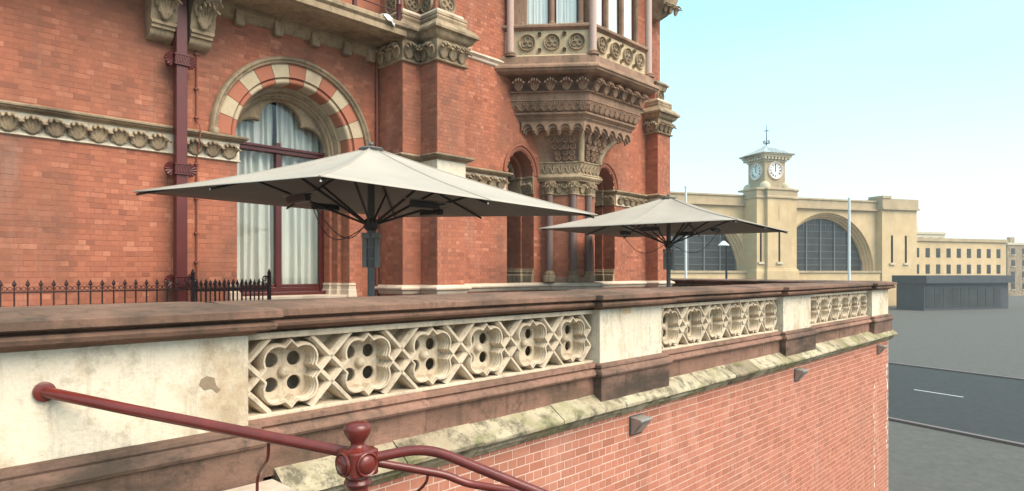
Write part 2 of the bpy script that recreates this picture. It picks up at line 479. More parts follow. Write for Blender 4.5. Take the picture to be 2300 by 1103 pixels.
# ------------------------------------------------------------------ setting: ground, road, terrace
STREET = -6.5
g = MB().add([(-400, -500, STREET - .02), (1400, -500, STREET - .02), (1400, 1100, STREET - .02), (-400, 1100, STREET - .02)], [(0, 1, 2, 3)]).build('ground', 'paving'); struct(g)
rd = MB().add([(-200, -26, STREET - .012), (700, -26, STREET - .012), (700, -6, STREET - .012), (-200, -6, STREET - .012)], [(0, 1, 2, 3)]).build('road', 'asphalt'); struct(rd)
rd2 = MB().add([(34, -5.9, STREET - .008), (56, -5.9, STREET - .008), (86, 90, STREET - .008), (64, 90, STREET - .008)], [(0, 1, 2, 3)]).build('road', 'asphalt'); struct(rd2)
RET0, RET1 = Vector((16.55, 4.2)), Vector((20.6, 13.4))            # line of the terrace's far end
t = MB().prism([(-8, 4.45), (16.2, 4.45), (20.2, 13.4), (20.2, 16), (-8, 16)], STREET, 0).build('terrace', 'paving'); struct(t)
ld = MB().prism([(-6, -3), (1.95, -3), (1.95, 3.55), (-6, 3.55)], STREET, -.4).build('landing', 'paving'); struct(ld)
for i in range(20):
    st = MB().box(1.955 + i * .3, 2.25 + i * .3, 1.4, 3.55, STREET, -.57 - i * .17).build('step', 'paving'); struct(st)

# ------------------------------------------------------------------ retaining wall with mossy ledge
W0, W1, WB = 1.92, 16.56, 3.93
rw = empty('retaining_wall', ((W0 + W1) / 2, WB, STREET)); rw.location = (0, 0, 0)
tag(rw, 'tall salmon red brick wall with pale joints and mossy ledge below the balustrade', 'wall')
MB().box(W0, W1, WB, 4.45, STREET, -.2).build('wall_core', 'mortar_lower', rw)
bl = brick_list((0, WB), (1, 0), (0, -1), W0, W1 - .02, STREET, -.205, phase=.03, joint=.0095)
bl += brick_list((W1, WB), (0, 1), (1, 0), 0.02, .5, STREET, -.205)
lay_bricks(bl, rw, 'brick_lower', 'brickwork')
# ledge: sloping stones, each with its own length and tint
LPROF = [(-.06, .075), (-.02, .066), (.150, -.048), (.158, -.058), (.156, -.086), (.142, -.098), (.10, -.108), (.085, -.125), (.08, -.15), (.045, -.175), (.03, -.2), (-.06, -.2)]
a = W0 + .02
while a < W1:
    L = random.uniform(.62, 1.05)
    b_ = min(a + L, W1 + .12)
    if W1 + .12 - b_ < .3: b_ = W1 + .12
    dz = random.uniform(-.004, .004); do = random.uniform(-.006, .004)
    pts = [a + .004 + (b_ - a - .008) * q / 6 for q in range(7)]
    mb = MB().sweep([(x, WB) for x in pts], [(o + do + random.uniform(-.002, .002), z + dz) for o, z in LPROF])
    mb.v = [(x, y + random.uniform(-.002, .002), z + random.uniform(-.003, .002)) for x, y, z in mb.v]
    mb.build('ledge_stone', 'ledge', rw, smooth=40)
    a = b_

M['lime'] = stone('lime_streak', (.86, .80, .74), (.76, .68, .62), bmp=.003)
for x0, z0, z1, w0 in ((15.42, -1.1, -3.2, .05), (16.42, -.75, -2.6, .08)):
    z = z0
    while z > z1:
        h = random.uniform(.06, .22); w_ = w0 * random.uniform(.4, 1.2); x = x0 + random.uniform(-.05, .05)
        pts = [(x - w_ * random.uniform(.3, .6), z - h * .5), (x - w_ * .1, z - h), (x + w_ * .3, z - h * .8), (x + w_ * random.uniform(.3, .6), z - h * .4), (x + w_ * .1, z), (x - w_ * .25, z - h * .1)]
        MB().slab(pts, WB - .0055, WB - .002).build('lime_streak', 'lime', rw)
        z -= h * random.uniform(.9, 1.6)

# ------------------------------------------------------------------ balustrade
bal = empty('balustrade', (0, 0, 0))
tag(bal, 'cream stone balustrade of pierced quatrefoils with dark brown coping along the near terrace edge', 'balustrade')
PB = 4.0                                              # face of the panels
PITCH = .6
PANELS = [1.79, 6.69, 11.59]
PIERS = [(-.6, 1.75), (5.43, 6.65), (10.33, 11.55), (15.23, 16.52)]
COPE = [(-.50, 1.118), (-.42, 1.126), (.125, 1.092), (.138, 1.084), (.14, 1.046), (.132, 1.040), (.085, 1.034), (.08, 1.026), (.105, 1.016), (.115, 1.0), (.108, .982), (.082, .968), (.03, .962), (.02, .95), (-.015, .945), (-.03, .934), (-.50, .934)]
PLIN = [(-.42, .385), (.03, .385), (.06, .376), (.066, .348), (.05, .338), (.046, .33), (.075, .318), (.096, .30), (.102, .28), (.092, .262), (.055, .252), (.048, .24), (.046, .02), (-.42, .02)]

def stones_along(x0, x1, yface, prof, name, mat, parent, lens, gap=.003, jz=.002, endret=0.0):
    a = x0; i = 0
    while a < x1 - .02:
        b_ = min(a + random.uniform(*lens), x1)
        if x1 - b_ < .35: b_ = x1
        dz = random.uniform(-jz, jz); dy = random.uniform(-.002, .002)
        mb = MB().sweep([(a + (0 if a == x0 else gap / 2), yface), (b_ - (0 if b_ == x1 else gap / 2), yface)], [(o + dy, z + dz) for o, z in prof])
        mb.build(name, mat, parent, smooth=35)
        a = b_

for i, p0 in enumerate(PANELS):
    p1 = p0 + PITCH * 6
    stones_along(p0 - .06, p1 + .06, PB, COPE, 'coping_stone', 'coping', bal, (1.1, 1.6))
    stones_along(p0 - .06, p1 + .06, PB, PLIN, 'plinth_stone', 'pink', bal, (1.1, 1.7))
    # rails above and below the tracery and the backing behind it
    MB().box(p0 - .03, p1 + .03, PB - .012, PB + .3, .892, .934).build('top_rail', 'tracery', bal, bevel=.006)
    MB().box(p0 - .03, p1 + .03, PB - .006, PB + .3, .386, .412).build('bottom_rail', 'tracery', bal, bevel=.006)
    MB().box(p0 - .03, p1 + .03, PB + .305, PB + .36, .386, .935).build('back_panel', 'tracery', bal)

def tracery_unit():
    mb = MB(); N = 96
    hh = .242
    def rr(phi, c, rho, T):
        co, si = math.cos(phi), math.sin(phi); best = T / (abs(co) + abs(si))
        for sx in (-1, 1):
            for sz in (-1, 1):
                bq = co * sx * c + si * sz * c; disc = bq * bq - 2 * c * c + rho * rho
                if disc >= 0: best = max(best, bq + math.sqrt(disc))
        return best
    ro = [rr(2 * PI * k / N, .094, .110, .240) for k in range(N)]
    ri = [rr(2 * PI * k / N, .094, .076, .194) for k in range(N)]
    levels = [(-.02, .18), (0, .035), (.10, .018), (.28, 0.0), (.62, .0), (.64, .02), (.86, .024), (.88, .042), (1.0, .046), (1.01, .133)]
    o = len(mb.v); k_ = len(levels)
    for k in range(N):
        ph = 2 * PI * k / N
        for t_, y in levels:
            q = ro[k] + (ri[k] - ro[k]) * t_
            mb.v.append((q * math.cos(ph), y, q * math.sin(ph)))
    for k in range(N):
        for j in range(k_ - 1):
            a_ = o + k * k_ + j; b_ = o + ((k + 1) % N) * k_ + j
            mb.f.append((a_, b_, b_ + 1, a_ + 1))
    # pierced plate: four round holes
    HC, HR = .083, .049
    for sx in (-1, 1):
        for sz in (-1, 1):
            n = 28; o = len(mb.v)
            for k in range(n):
                t_ = 2 * PI * k / n; dx, dz = math.cos(t_), math.sin(t_)
                lo, hi = HR, .4
                for _ in range(24):
                    md = (lo + hi) / 2; x, z = HC + dx * md, HC + dz * md
                    inside = x >= 0 and z >= 0 and math.hypot(x, z) <= rr(math.atan2(z, x), .094, .076, .194)
                    if inside: lo = md
                    else: hi = md
                for q, y in ((lo, .13), (HR * 1.08, .13), (HR, .135), (HR, .155)):
                    mb.v.append((sx * (HC + dx * q), y, sz * (HC + dz * q)))
            for k in range(n):
                for j in range(3):
                    a_ = o + k * 4 + j; b_ = o + ((k + 1) % n) * 4 + j
                    f = (a_, b_, b_ + 1, a_ + 1)
                    mb.f.append(f if sx * sz > 0 else f[::-1])
    # spandrel plate round the ring
    o = len(mb.v)
    for k in range(N):
        ph = 2 * PI * k / N; co, si = math.cos(ph), math.sin(ph)
        q = min(.3005 / max(abs(co), 1e-6), .2435 / max(abs(si), 1e-6))
        mb.v += [(ro[k] * .98 * co, .17, ro[k] * .98 * si), (max(q, ro[k]) * co, .17, max(q, ro[k]) * si)]
    for k in range(N):
        a_ = o + 2 * k; b_ = o + 2 * ((k + 1) % N); mb.f.append((a_, a_ + 1, b_ + 1, b_))
    # boss
    o = len(mb.v); n = 14
    prof = [(.040, .133), (.038, .108), (.03, .09), (.016, .08), (.004, .078)]
    for q, y in prof:
        for k in range(n):
            t_ = 2 * PI * k / n; mb.v.append((q * math.cos(t_), y, q * math.sin(t_)))
    for j in range(len(prof) - 1):
        for k in range(n):
            mb.f.append((o + j * n + k, o + j * n + (k + 1) % n, o + (j + 1) * n + (k + 1) % n, o + (j + 1) * n + k))
    return mb
def tracery_bars(left, right):
    mb = MB()
    def bar(p, q, w=.025):
        p, q = Vector(p), Vector(q); d = (q - p).normalized(); nn = Vector((-d.y, d.x))
        vs = []
        for e in (p, q):
            for off, y in ((-w, .18), (-w, .035), (-w * .4, .004), (w * .4, .004), (w, .035), (w, .18)):
                c_ = e + nn * off; vs.append((c_.x, y, c_.y))
        mb.add(vs, [(j, j + 1, j + 7, j + 6) for j in range(5)])
    hv = .243
    for sgn, on in ((1, right), (-1, left)):
        if on == 'full':
            c = sgn * PITCH / 2
            for s in (-1, 1):
                bar((c - .155, s * hv), (c + .088, 0)); bar((c + .155, s * hv), (c - .088, 0))
        elif on == 'half':
            c = sgn * PITCH / 2
            for s in (-1, 1):
                bar((c - sgn * .155, s * hv), (c, s * .088)); bar((c, s * .088), (c - sgn * .088, 0))
    return mb
unit_me = tracery_unit().build('quatrefoil', 'tracery', None, smooth=32)
bars_me = tracery_bars(None, 'full').build('lattice_bars', 'tracery', None)
end_r = tracery_bars(None, 'half').build('lattice_bars', 'tracery', None)
end_l = tracery_bars('half', None).build('lattice_bars', 'tracery', None)
protos = [unit_me, bars_me, end_r, end_l]
ZC = .652
def tracery_panel(parent, fn, n=6):
    for k in range(n):
        loc, rz = fn((k + .5) * PITCH)
        put(unit_me.data, 'quatrefoil', parent, loc, rz)
        put((bars_me if k < n - 1 else end_r).data, 'lattice_bars', parent, loc, rz)
        if k == 0: put(end_l.data, 'lattice_bars', parent, loc, rz)
for p0 in PANELS:
    tracery_panel(bal, lambda s, p0=p0: ((p0 + s, PB, ZC), 0))

def pier(parent, x0, x1, yf=3.92, yb=4.42, deep=False, corner=False):
    """pale stone pier with projecting cap and base, front at yf"""
    half = (x1 - x0)
    nst = 2 if half > 1 else 1
    cut = x0 + half * random.uniform(.42, .5)
    MB().box(x0, cut - .001, yf, yb, .372, .936).build('pier_stone', 'cream', parent, bevel=.004)
    MB().box(cut + .001, x1, yf + .0015, yb, .372, .936).build('pier_stone', 'cream', parent, bevel=.004)
    path = [(x0, yb), (x0, yf), (x1, yf), (x1, yb)]
    cp = [(-.2, 1.132), (-.1, 1.126), (.135, 1.096), (.148, 1.088), (.15, 1.048), (.142, 1.041), (.095, 1.035), (.09, 1.027), (.118, 1.016), (.128, .998), (.118, .974), (.085, .962), (.04, .957), (.03, .944), (.004, .937)]
    mb = MB().sweep(path, cp, ends=False)
    n = len(cp); mb.f.append((0, n, 2 * n, 3 * n))
    mb.build('pier_cap', 'coping', parent, smooth=35)
    bs = [(.0, .385), (.035, .382), (.055, .372), (.06, .35), (.052, .335), (.065, .322), (.085, .305), (.094, .28), (.086, .26), (.065, .25), (.063, .235), (.06, .0 if not deep else -.9)]
    MB().sweep(path, bs, ends=False).build('pier_base', 'brown', parent, smooth=35)
for i, (x0, x1) in enumerate(PIERS):
    pier(bal, x0, x1, yf=3.92 if i else 3.89, deep=(i == 0))
def patch(pts, y, name, mat, parent): return MB().slab(pts, y - .0025, y + .002).build(name, mat, parent)
M['patch_brown'] = stone('brown_filler', (.33, .25, .17), (.26, .19, .125))
M['patch_tan'] = stone('tan_filler', (.66, .47, .28), (.58, .41, .24))
patch([(1.46, .67), (1.49, .635), (1.53, .64), (1.56, .61), (1.58, .625), (1.555, .655), (1.545, .70), (1.50, .715), (1.47, .70)], 3.89, 'filler_patch', 'patch_brown', bal)
patch([(5.84, .875), (6.0, .875), (6.0, .934), (5.84, .934)], 3.92, 'filler_patch', 'patch_tan', bal)
MB().box(.3, 1.86, 3.45, 3.80, -.5, .055).build('foot_slab', 'pale', bal, bevel=.01)

# far end of the terrace: the same balustrade turned back towards the hotel
d = (RET1 - RET0); LR = d.length; rz = math.atan2(d.y, d.x)
bal2 = empty('balustrade', (RET0.x, RET0.y, 0), rz)
tag(bal2, 'distant brown coped balustrade crossing behind the far parasol to the hotel corner', 'balustrade')
# local: x along the run, the terrace side is +y here (viewer sees it from the left)
cp2 = [(-.22, .935), (-.10, .96), (-.12, 1.0), (-.15, 1.03), (-.20, 1.045), (-.20, 1.085), (.0, 1.125), (.20, 1.085), (.20, 1.045), (.15, 1.03), (.12, 1.0), (.10, .96), (.22, .935)]
s = .1
while s < LR:
    e = min(s + random.uniform(1.2, 1.7), LR)
    mb = MB(); n = len(cp2)
    mb.add([(s + .002, o, z) for o, z in cp2] + [(e - .002, o, z) for o, z in cp2], [(j, j + 1, n + j + 1, n + j) for j in range(n - 1)] + [tuple(range(n)), tuple(range(2 * n - 1, n - 1, -1))])
    mb.build('coping_stone', 'brown', bal2, smooth=35); s = e
MB().box(.1, LR, -.2, .2, 0, .385).build('plinth_stone', 'brown', bal2)
s = .3
while s + 3.6 < LR:
    MB().box(s - .02, s + 3.62, -.10, -.03, .386, .934).build('back_panel', 'tracery', bal2)
    tracery_panel(bal2, lambda q, s=s: ((s + 3.6 - q, .16, ZC), PI))
    MB().box(s + 3.63, s + 4.85, -.2, .2, .386, .934).build('pier_stone', 'cream', bal2, bevel=.004)
    s += 4.88
for p in protos: bpy.data.objects.remove(p)

# ------------------------------------------------------------------ lamps on the retaining wall
def wall_lamp(label, x):
    r = empty('wall_lamp', (x, WB - .006, -.36)); tag(r, label, 'lamp', 'wedge lamps on the brick wall')
    w = .21; mb = MB()
    mb.add([(-.005, 0, -.1), (w, 0, -.1), (w, 0, .1), (-.005, 0, .1), (-.005, -.02, -.085), (w, -.02, -.085), (w + .01, -.145, .065), (-.015, -.145, .065), (w + .01, -.145, .085), (-.015, -.145, .085)],
           [(0, 3, 2, 1), (0, 1, 5, 4), (4, 5, 6, 7), (7, 6, 8, 9), (3, 9, 8, 2), (0, 4, 7, 9, 3), (1, 2, 8, 6, 5)])
    mb.build('housing', 'steel', r, bevel=.004)
    MB().box(-.02, w + .015, -.004, .006, -.108, .108).build('back_plate', 'dark_metal', r)
    mb = MB().add([(.02, -.035, -.074), (w - .02, -.035, -.074), (w - .02, -.128, .040), (.02, -.128, .040)], [(0, 1, 2, 3)])
    mb.v = [(x_, y_ - .004, z_ - .004) for x_, y_, z_ in mb.v]
    mb.build('diffuser', 'steel', r)
    return r
wall_lamp('grey wedge lamp on the brick wall nearest the red handrail', 6.0)
wall_lamp('grey wedge lamp on the brick wall, middle one of three', 10.82)
wall_lamp('small grey wedge lamp on the brick wall by its far corner', 15.63)

# ------------------------------------------------------------------ red stair handrail
def atz(px, py, Z):                                   # a point seen at that place and depth, worked out once on paper
    r = (px - 1150) / 1450
    return Vector((SIDE.x, SIDE.y, 0)) * (r * Z) + Vector((FWD.x, FWD.y, 0)) * Z + Vector((0, 0, 1.32 - (py - 612) * Z / 1450))
def smooth_path(pts, rad=.06, n=6):
    out = [pts[0]]
    for i in range(1, len(pts) - 1):
        p, c, q = pts[i - 1], pts[i], pts[i + 1]
        a_ = c + (p - c).normalized() * min(rad, (p - c).length * .45); b_ = c + (q - c).normalized() * min(rad, (q - c).length * .45)
        for k in range(n + 1):
            t_ = k / n; out.append((a_.lerp(c, t_)).lerp(c.lerp(b_, t_), t_))
    out.append(pts[-1]); return out
NP = Vector((1.79, 2.76, 0))
hr = empty('stair_handrail', (NP.x, NP.y, -.4)); tag(hr, 'glossy dark red tubular stair handrail with ball topped newel post', 'handrail')
hr.location = (0, 0, 0)
mb = MB().lathe([(.085, -.4), (.085, -.34), (.06, -.3), (.052, -.1), (.05, .2), (.052, .262), (.062, .268), (.068, .282), (.062, .296), (.056, .303), (.066, .312), (.064, .322)], (NP.x, NP.y, 0), 28)
mb.build('newel_post', 'red_gloss', hr, smooth=40)
blk = MB()
s = .079; c = .014
blk.prism([(NP.x - s, NP.y - s + c), (NP.x - s + c, NP.y - s), (NP.x + s - c, NP.y - s), (NP.x + s, NP.y - s + c), (NP.x + s, NP.y + s - c), (NP.x + s - c, NP.y + s), (NP.x - s + c, NP.y + s), (NP.x - s, NP.y + s - c)], .322, .448)
blk.build('newel_block', 'red_gloss', hr, bevel=.01)
for ang in range(4):
    v = Matrix.Rotation(ang * PI / 2, 4, 'Z')
    mb = MB().lathe([(.060, 0), (.060, .010), (.055, .015), (.048, .011), (.046, .008), (.042, .015), (.03, .022), (.012, .026)], (0, 0, 0), 28)
    mt = Matrix.Translation((NP.x, NP.y, .385)) @ v @ Matrix.Translation((0, -s + .001, 0)) @ Matrix.Rotation(PI / 2, 4, 'X')
    mb.v = [tuple(mt @ Vector(p)) for p in mb.v]
    mb.build('roundel', 'red_gloss', hr, smooth=40)
MB().lathe([(.06, .448), (.046, .456), (.036, .464), (.033, .474), (.036, .484), (.05, .500), (.062, .520), (.068, .540), (.067, .555), (.061, .567), (.05, .575), (.03, .58), (.008, .5815)], (NP.x, NP.y, 0), 32).build('finial', 'red_gloss', hr, smooth=60)
MB().tube(smooth_path([atz(70, 874, 3.2), atz(310, 924, 3.2), atz(790, 1018, 3.22)], .1), .0285, 18).build('rail', 'red_gloss', hr, smooth=60)
MB().tube(smooth_path([atz(810, 1034, 3.2), atz(958, 1004, 3.28), atz(1215, 1108, 3.2), atz(1440, 1200, 3.1)], .13, 8), .0255, 18).build('rail', 'red_gloss', hr, smooth=60)
MB().tube(smooth_path([atz(815, 1034, 3.38), atz(1000, 1066, 3.5), atz(1048, 1086, 3.52), atz(1240, 1118, 3.5)], .05), [.0225] * 9 + [.0215] * (1 + 6), 16).build('rail', 'red_gloss', hr, smooth=60) if False else \
MB().tube(smooth_path([atz(815, 1034, 3.38), atz(1000, 1066, 3.5), atz(1048, 1086, 3.52), atz(1240, 1118, 3.5)], .05), .0215, 16).build('rail', 'red_gloss', hr, smooth=60)
wa, wb = atz(310, 924, 3.2), atz(70, 874, 3.2); wp = wa + (wb - wa) * ((3.885 - wa.y) / (wb.y - wa.y))
MB().tube([(wp.x, 3.868, wp.z), (wp.x, 3.872, wp.z), (wp.x, 3.8895, wp.z)], [.036, .048, .05], 24).build('wall_flange', 'red_gloss', hr, smooth=40)
MB().tube(smooth_path([atz(603, 985, 3.24), atz(603, 1030, 3.26), atz(578, 1068, 3.4), atz(577, 1150, 3.4)], .05), .008, 10).build('bracket', 'red_gloss', hr, smooth=60)
MB().tube(smooth_path([atz(962, 1062, 3.47), atz(958, 1085, 3.47), atz(936, 1106, 3.5), atz(905, 1125, 3.6)], .05), .008, 10).build('bracket', 'red_gloss', hr, smooth=60)

# ------------------------------------------------------------------ the hotel
hotel = empty('hotel_building', (0, 0, 0))
tag(hotel, 'ornate red brick Gothic hotel with carved stone oriel and arched windows', 'building')
LB, RB = 11.7, 11.1                                    # wall planes: left bay (set back), right bay
TOP = 11.0
ACX, AZS = 6.22, 3.80                                  # big arch: centre and springing
bricks = []

def strip_wall(x0, x1, z0, z1, y, holes, mat, name):
    """wall sheet with openings; holes: (x0, x1, zbottom, ztop(x))"""
    xs = {x0, x1}
    for h in holes:
        for k in range(41): xs.add(h[0] + (h[1] - h[0]) * k / 40)
    xs = sorted(x for x in xs if x0 <= x <= x1); mb = MB()
    for a_, b_ in zip(xs, xs[1:]):
        if b_ - a_ < 1e-6: continue
        m_ = (a_ + b_) / 2; hole = next((h for h in holes if h[0] < m_ < h[1]), None)
        if hole is None: mb.add([(a_, y, z0), (b_, y, z0), (b_, y, z1), (a_, y, z1)], [(0, 1, 2, 3)])
        else:
            mb.add([(a_, y, z0), (b_, y, z0), (b_, y, hole[2]), (a_, y, hole[2])], [(0, 1, 2, 3)])
            mb.add([(a_, y, hole[3](a_)), (b_, y, hole[3](b_)), (b_, y, z1), (a_, y, z1)], [(0, 1, 2, 3)])
    return mb.build(name, mat, hotel)

RH = 1.30
def arch_top(c, r, zs): return lambda x: zs + math.sqrt(max(0, r * r - (x - c) ** 2))
strip_wall(-2, 8.2, 0, 7.5, LB, [(ACX - RH, ACX + RH, .80, arch_top(ACX, RH, AZS))], 'mortar_hotel', 'wall')
def keep_left(u, z, a_, b_, za, zb):
    if z < AZS: return not (b_ > ACX - RH + .05 and a_ < ACX + RH - .05 and z > .82)
    return math.hypot(u - ACX, z - AZS) > 1.58
zk = COURSE * 46                                       # course line at the springing
bricks += brick_list((0, LB), (1, 0), (0, -1), .9, ACX - 1.17, 0, zk) + brick_list((0, LB), (1, 0), (0, -1), ACX + 1.17, 8.1, 0, zk)
bricks += brick_list((0, LB), (1, 0), (0, -1), .9, 8.1, zk, 6.6, lambda u, z, *r_: math.hypot(u - ACX, z - AZS) > 1.58)

LAN = [(11.98, 4.02), (15.62, 4.02)]                   # lancets: centre, springing height
def lancet_top(c, w, zs):                              # two-centred pointed arch
    r = w * 1.18
    return lambda x: zs + math.sqrt(max(0, r * r - (abs(x - c) + (r - w)) ** 2))
LH = .50
strip_wall(9.4, 18.3, 0, TOP, RB, [(c - LH, c + LH, 1.03, lancet_top(c, LH, zs - .2)) for c, zs in LAN], 'mortar_hotel', 'wall')
def keep_right(u, z, a_, b_, za, zb):
    for c, zs in LAN:
        if z > 1.03 and b_ > c - LH and a_ < c + LH and z < lancet_top(c, LH, zs - .2)(u): return False
    if 12.55 < u < 15.05 and 3.3 < z < 4.9: return False
    return True
zl = COURSE * 46
for x0, x1 in ((9.6, LAN[0][0] - LH), (LAN[0][0] + LH, LAN[1][0] - LH), (LAN[1][0] + LH, 18.2)):
    bricks += brick_list((0, RB), (1, 0), (0, -1), x0, x1, COURSE * 12.4, zl)
bricks += brick_list((0, RB), (1, 0), (0, -1), 9.6, 18.2, 0, COURSE * 12.4)
bricks += brick_list((0, RB), (1, 0), (0, -1), 9.6, 18.2, zl, 10.4, keep_right)

# stepped buttress between the bays, and the one on the corner
def buttress(pts, z0, z1, name='buttress', faces=True):
    """pts: plan polyline left to right, outside on its right"""
    MB().sweep(pts, [(0, z1), (0, z0)], ends=False).build(name, 'mortar_hotel', hotel)
    for (p, q) in zip(pts, pts[1:]):
        p, q = Vector(p), Vector(q); dd = q - p; L = dd.length; u = dd / L; n = Vector((u.y, -u.x))
        if n.dot(-p) <= 0: continue
        bricks.extend(brick_list((p.x, p.y), (u.x, u.y), (n.x, n.y), 0.004, L - .004, z0, z1, None, phase=random.choice((0, .056))))
BUT = [(8.10, 11.9), (8.10, 10.82), (8.57, 10.82), (8.57, 10.28), (9.32, 10.28), (9.32, 10.86), (9.62, 10.86), (9.62, 11.4)]
CB = [(17.84, 11.4), (17.84, 10.66), (18.60, 10.66), (18.60, 11.6)]
CORNER = [(18.60, 11.62), (19.0, 11.62), (19.0, 26)]
buttress(BUT, 0, 5.68); buttress(CB, 0, 5.72)
ins = lambda pts, k: pts
UPB = [(8.16, 11.9), (8.16, 10.95), (8.66, 10.95), (8.66, 10.44), (9.24, 10.44), (9.24, 10.95), (9.58, 10.95), (9.58, 11.4)]
buttress(UPB, 6.50, 8.4, 'buttress')
UCB = [(17.95, 11.4), (17.95, 10.82), (18.48, 10.82), (18.48, 11.6)]
buttress(UCB, 6.45, 7.20, 'buttress')
buttress([(17.84, 11.4), (17.84, 11.03), (18.6, 11.03), (18.6, 11.6)], 7.2, TOP, 'buttress')
MB().prism([(18.6, 11.6), (18.601, 11.5), (18.602, 26), (18.0, 26), (18.0, 11.6)], 0, TOP).build('side_wall', 'mortar_hotel', hotel)
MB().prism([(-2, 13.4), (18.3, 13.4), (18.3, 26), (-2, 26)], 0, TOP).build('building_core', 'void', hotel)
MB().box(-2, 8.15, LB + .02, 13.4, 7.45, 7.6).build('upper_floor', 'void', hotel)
MB().box(9.4, 18.3, RB + .02, 26, TOP - .1, TOP).build('roof_slab', 'lead', hotel)

# plinth course, string courses, caps
PL = [(0, 1.06), (.03, 1.055), (.10, 1.015), (.115, .995), (.11, .965), (.075, .945), (.055, .935), (.05, .90), (.03, .87), (0, .86)]
def course(path, prof, name, mat, cap=False):
    mb = MB().sweep(path, prof, ends=True)
    return mb.build(name, mat, hotel, smooth=35)
course(BUT, PL, 'plinth_course', 'pale')
course([(9.62, RB), (11.2, RB)], PL, 'plinth_course', 'pale')
course([(11.2, RB), (12.62, RB)], PL, 'plinth_course', 'pale')
PIERP = [(12.74, RB + .1), (13.32, 10.34), (14.04, 10.34), (14.6, RB + .1)]
course([(12.56, RB + .1), (13.26, 10.20), (14.12, 10.20), (14.8, RB + .1)], PL, 'plinth_course', 'pale')
course([(15.0, RB), (16.6, RB)], PL, 'plinth_course', 'pale')
course([(16.6, RB), (17.84, RB)], PL, 'plinth_course', 'pale')
course(CB, PL, 'plinth_course', 'pale')
STOP = [(0, 3.80), (.05, 3.79), (.15, 3.765), (.165, 3.75), (.16, 3.725), (.13, 3.715), (.125, 3.70), (.10, 3.685), (.055, 3.672), (.05, 3.655), (0, 3.65)]
SBODY = [(0, 3.66), (.035, 3.655), (.03, 3.6), (.03, 3.36), (.045, 3.35), (.045, 3.325), (0, 3.31)]
def stringcourse(path, name='string_course'):
    course(path, STOP, name, 'tan'); course(path, SBODY, 'frieze', 'pale' if name == 'x' else 'cream')
stringcourse([(-1.5, LB), (ACX - 1.17, LB), (ACX - 1.17, LB + .25)])
stringcourse([(ACX + 1.17, LB + .25), (ACX + 1.17, LB), (8.1, LB)])
stringcourse([(9.62, RB), (LAN[0][0] - LH - .10, RB), (LAN[0][0] - LH - .10, RB + .25)])
stringcourse([(LAN[1][0] + LH + .06, RB + .25), (LAN[1][0] + LH + .06, RB), (17.84, RB)])
course(BUT, STOP, 'string_course', 'tan'); course(BUT, [(0, 3.66), (.02, 3.655), (.018, 3.30), (0, 3.29)], 'stone_band', 'cream')
course(CB, STOP, 'string_course', 'tan'); course(CB, [(0, 3.66), (.02, 3.655), (.018, 3.30), (0, 3.29)], 'stone_band', 'cream')
leafS = leaf_mesh(.30, .29, .16, 'tan')
leaf_row(leafS, hotel, (1.3, LB - .03), (3.85, LB - .03), 9, 3.36)
leaf_row(leafS, hotel, (4.15, LB - .03), (ACX - 1.19, LB - .03), 3, 3.36)
leaf_row(leafS, hotel, (ACX + 1.2, LB - .03), (8.1, LB - .03), 2, 3.36)
leaf_row(leafS, hotel, (9.82, RB - .03), (LAN[0][0] - LH - .12, RB - .03), 5, 3.36)
leaf_row(leafS, hotel, (LAN[1][0] + LH + .08, RB - .03), (17.8, RB - .03), 5, 3.36)
# upper string on the right wall
USTR = [(0, 6.52), (.03, 6.50), (.10, 6.46), (.105, 6.43), (.08, 6.41), (.05, 6.38), (.045, 6.33), (.02, 6.31), (0, 6.30)]
course([(9.62, RB), (11.3, RB)], USTR, 'string_course', 'pale')
course([(16.6, RB), (17.84, RB)], USTR, 'string_course', 'tan')
# carved buttress caps
CAP = [(-.08, 6.72), (.04, 6.715), (.045, 6.66), (.03, 6.64), (.05, 6.60), (.03, 6.54), (.06, 6.52), (.10, 6.50), (.22, 6.37), (.24, 6.345), (.235, 6.30), (.19, 6.285), (.16, 6.25), (.14, 6.20), (.10, 6.165), (.05, 6.14), (.04, 6.10)]
NECK = [(.05, 6.12), (.03, 5.98), (.02, 5.80), (.02, 5.74), (.06, 5.725), (.068, 5.705), (.055, 5.685), (0, 5.675)]
def scaled_cap(prof, dz, k=1.0): return [(o * k, z + dz) for o, z in prof]
for path, dz, base in ((BUT, 0, UPB), (CB, .02, UCB)):
    course(path, scaled_cap(CAP, dz), 'buttress_cap', 'tan'); course(path, scaled_cap(NECK, dz), 'cap_frieze', 'tan')
    course(path, [(-.1, 6.80 + dz), (-.02, 6.79 + dz), (.0, 6.72 + dz), (0, 6.65 + dz)], 'cap_offset', 'pale')
leafC = leaf_mesh(.27, .38, .20, 'tan', 165)
for path, counts in ((BUT, (3, 2, 2, 3, 2, 2, 1)), (CB, (2, 3, 2))):
    segs = list(zip(path, path[1:]))
    for (p, q), n in zip(segs, counts):
        p, q = Vector(p), Vector(q); u = (q - p).normalized(); nn = Vector((u.y, -u.x))
        if nn.dot(-p) <= 0: continue
        if p.y > 11.3: p = Vector((p.x, 11.68 if p.x < 9 else 11.08))
        leaf_row(leafC, hotel, p + nn * .02, q + nn * .02, n, 5.75)
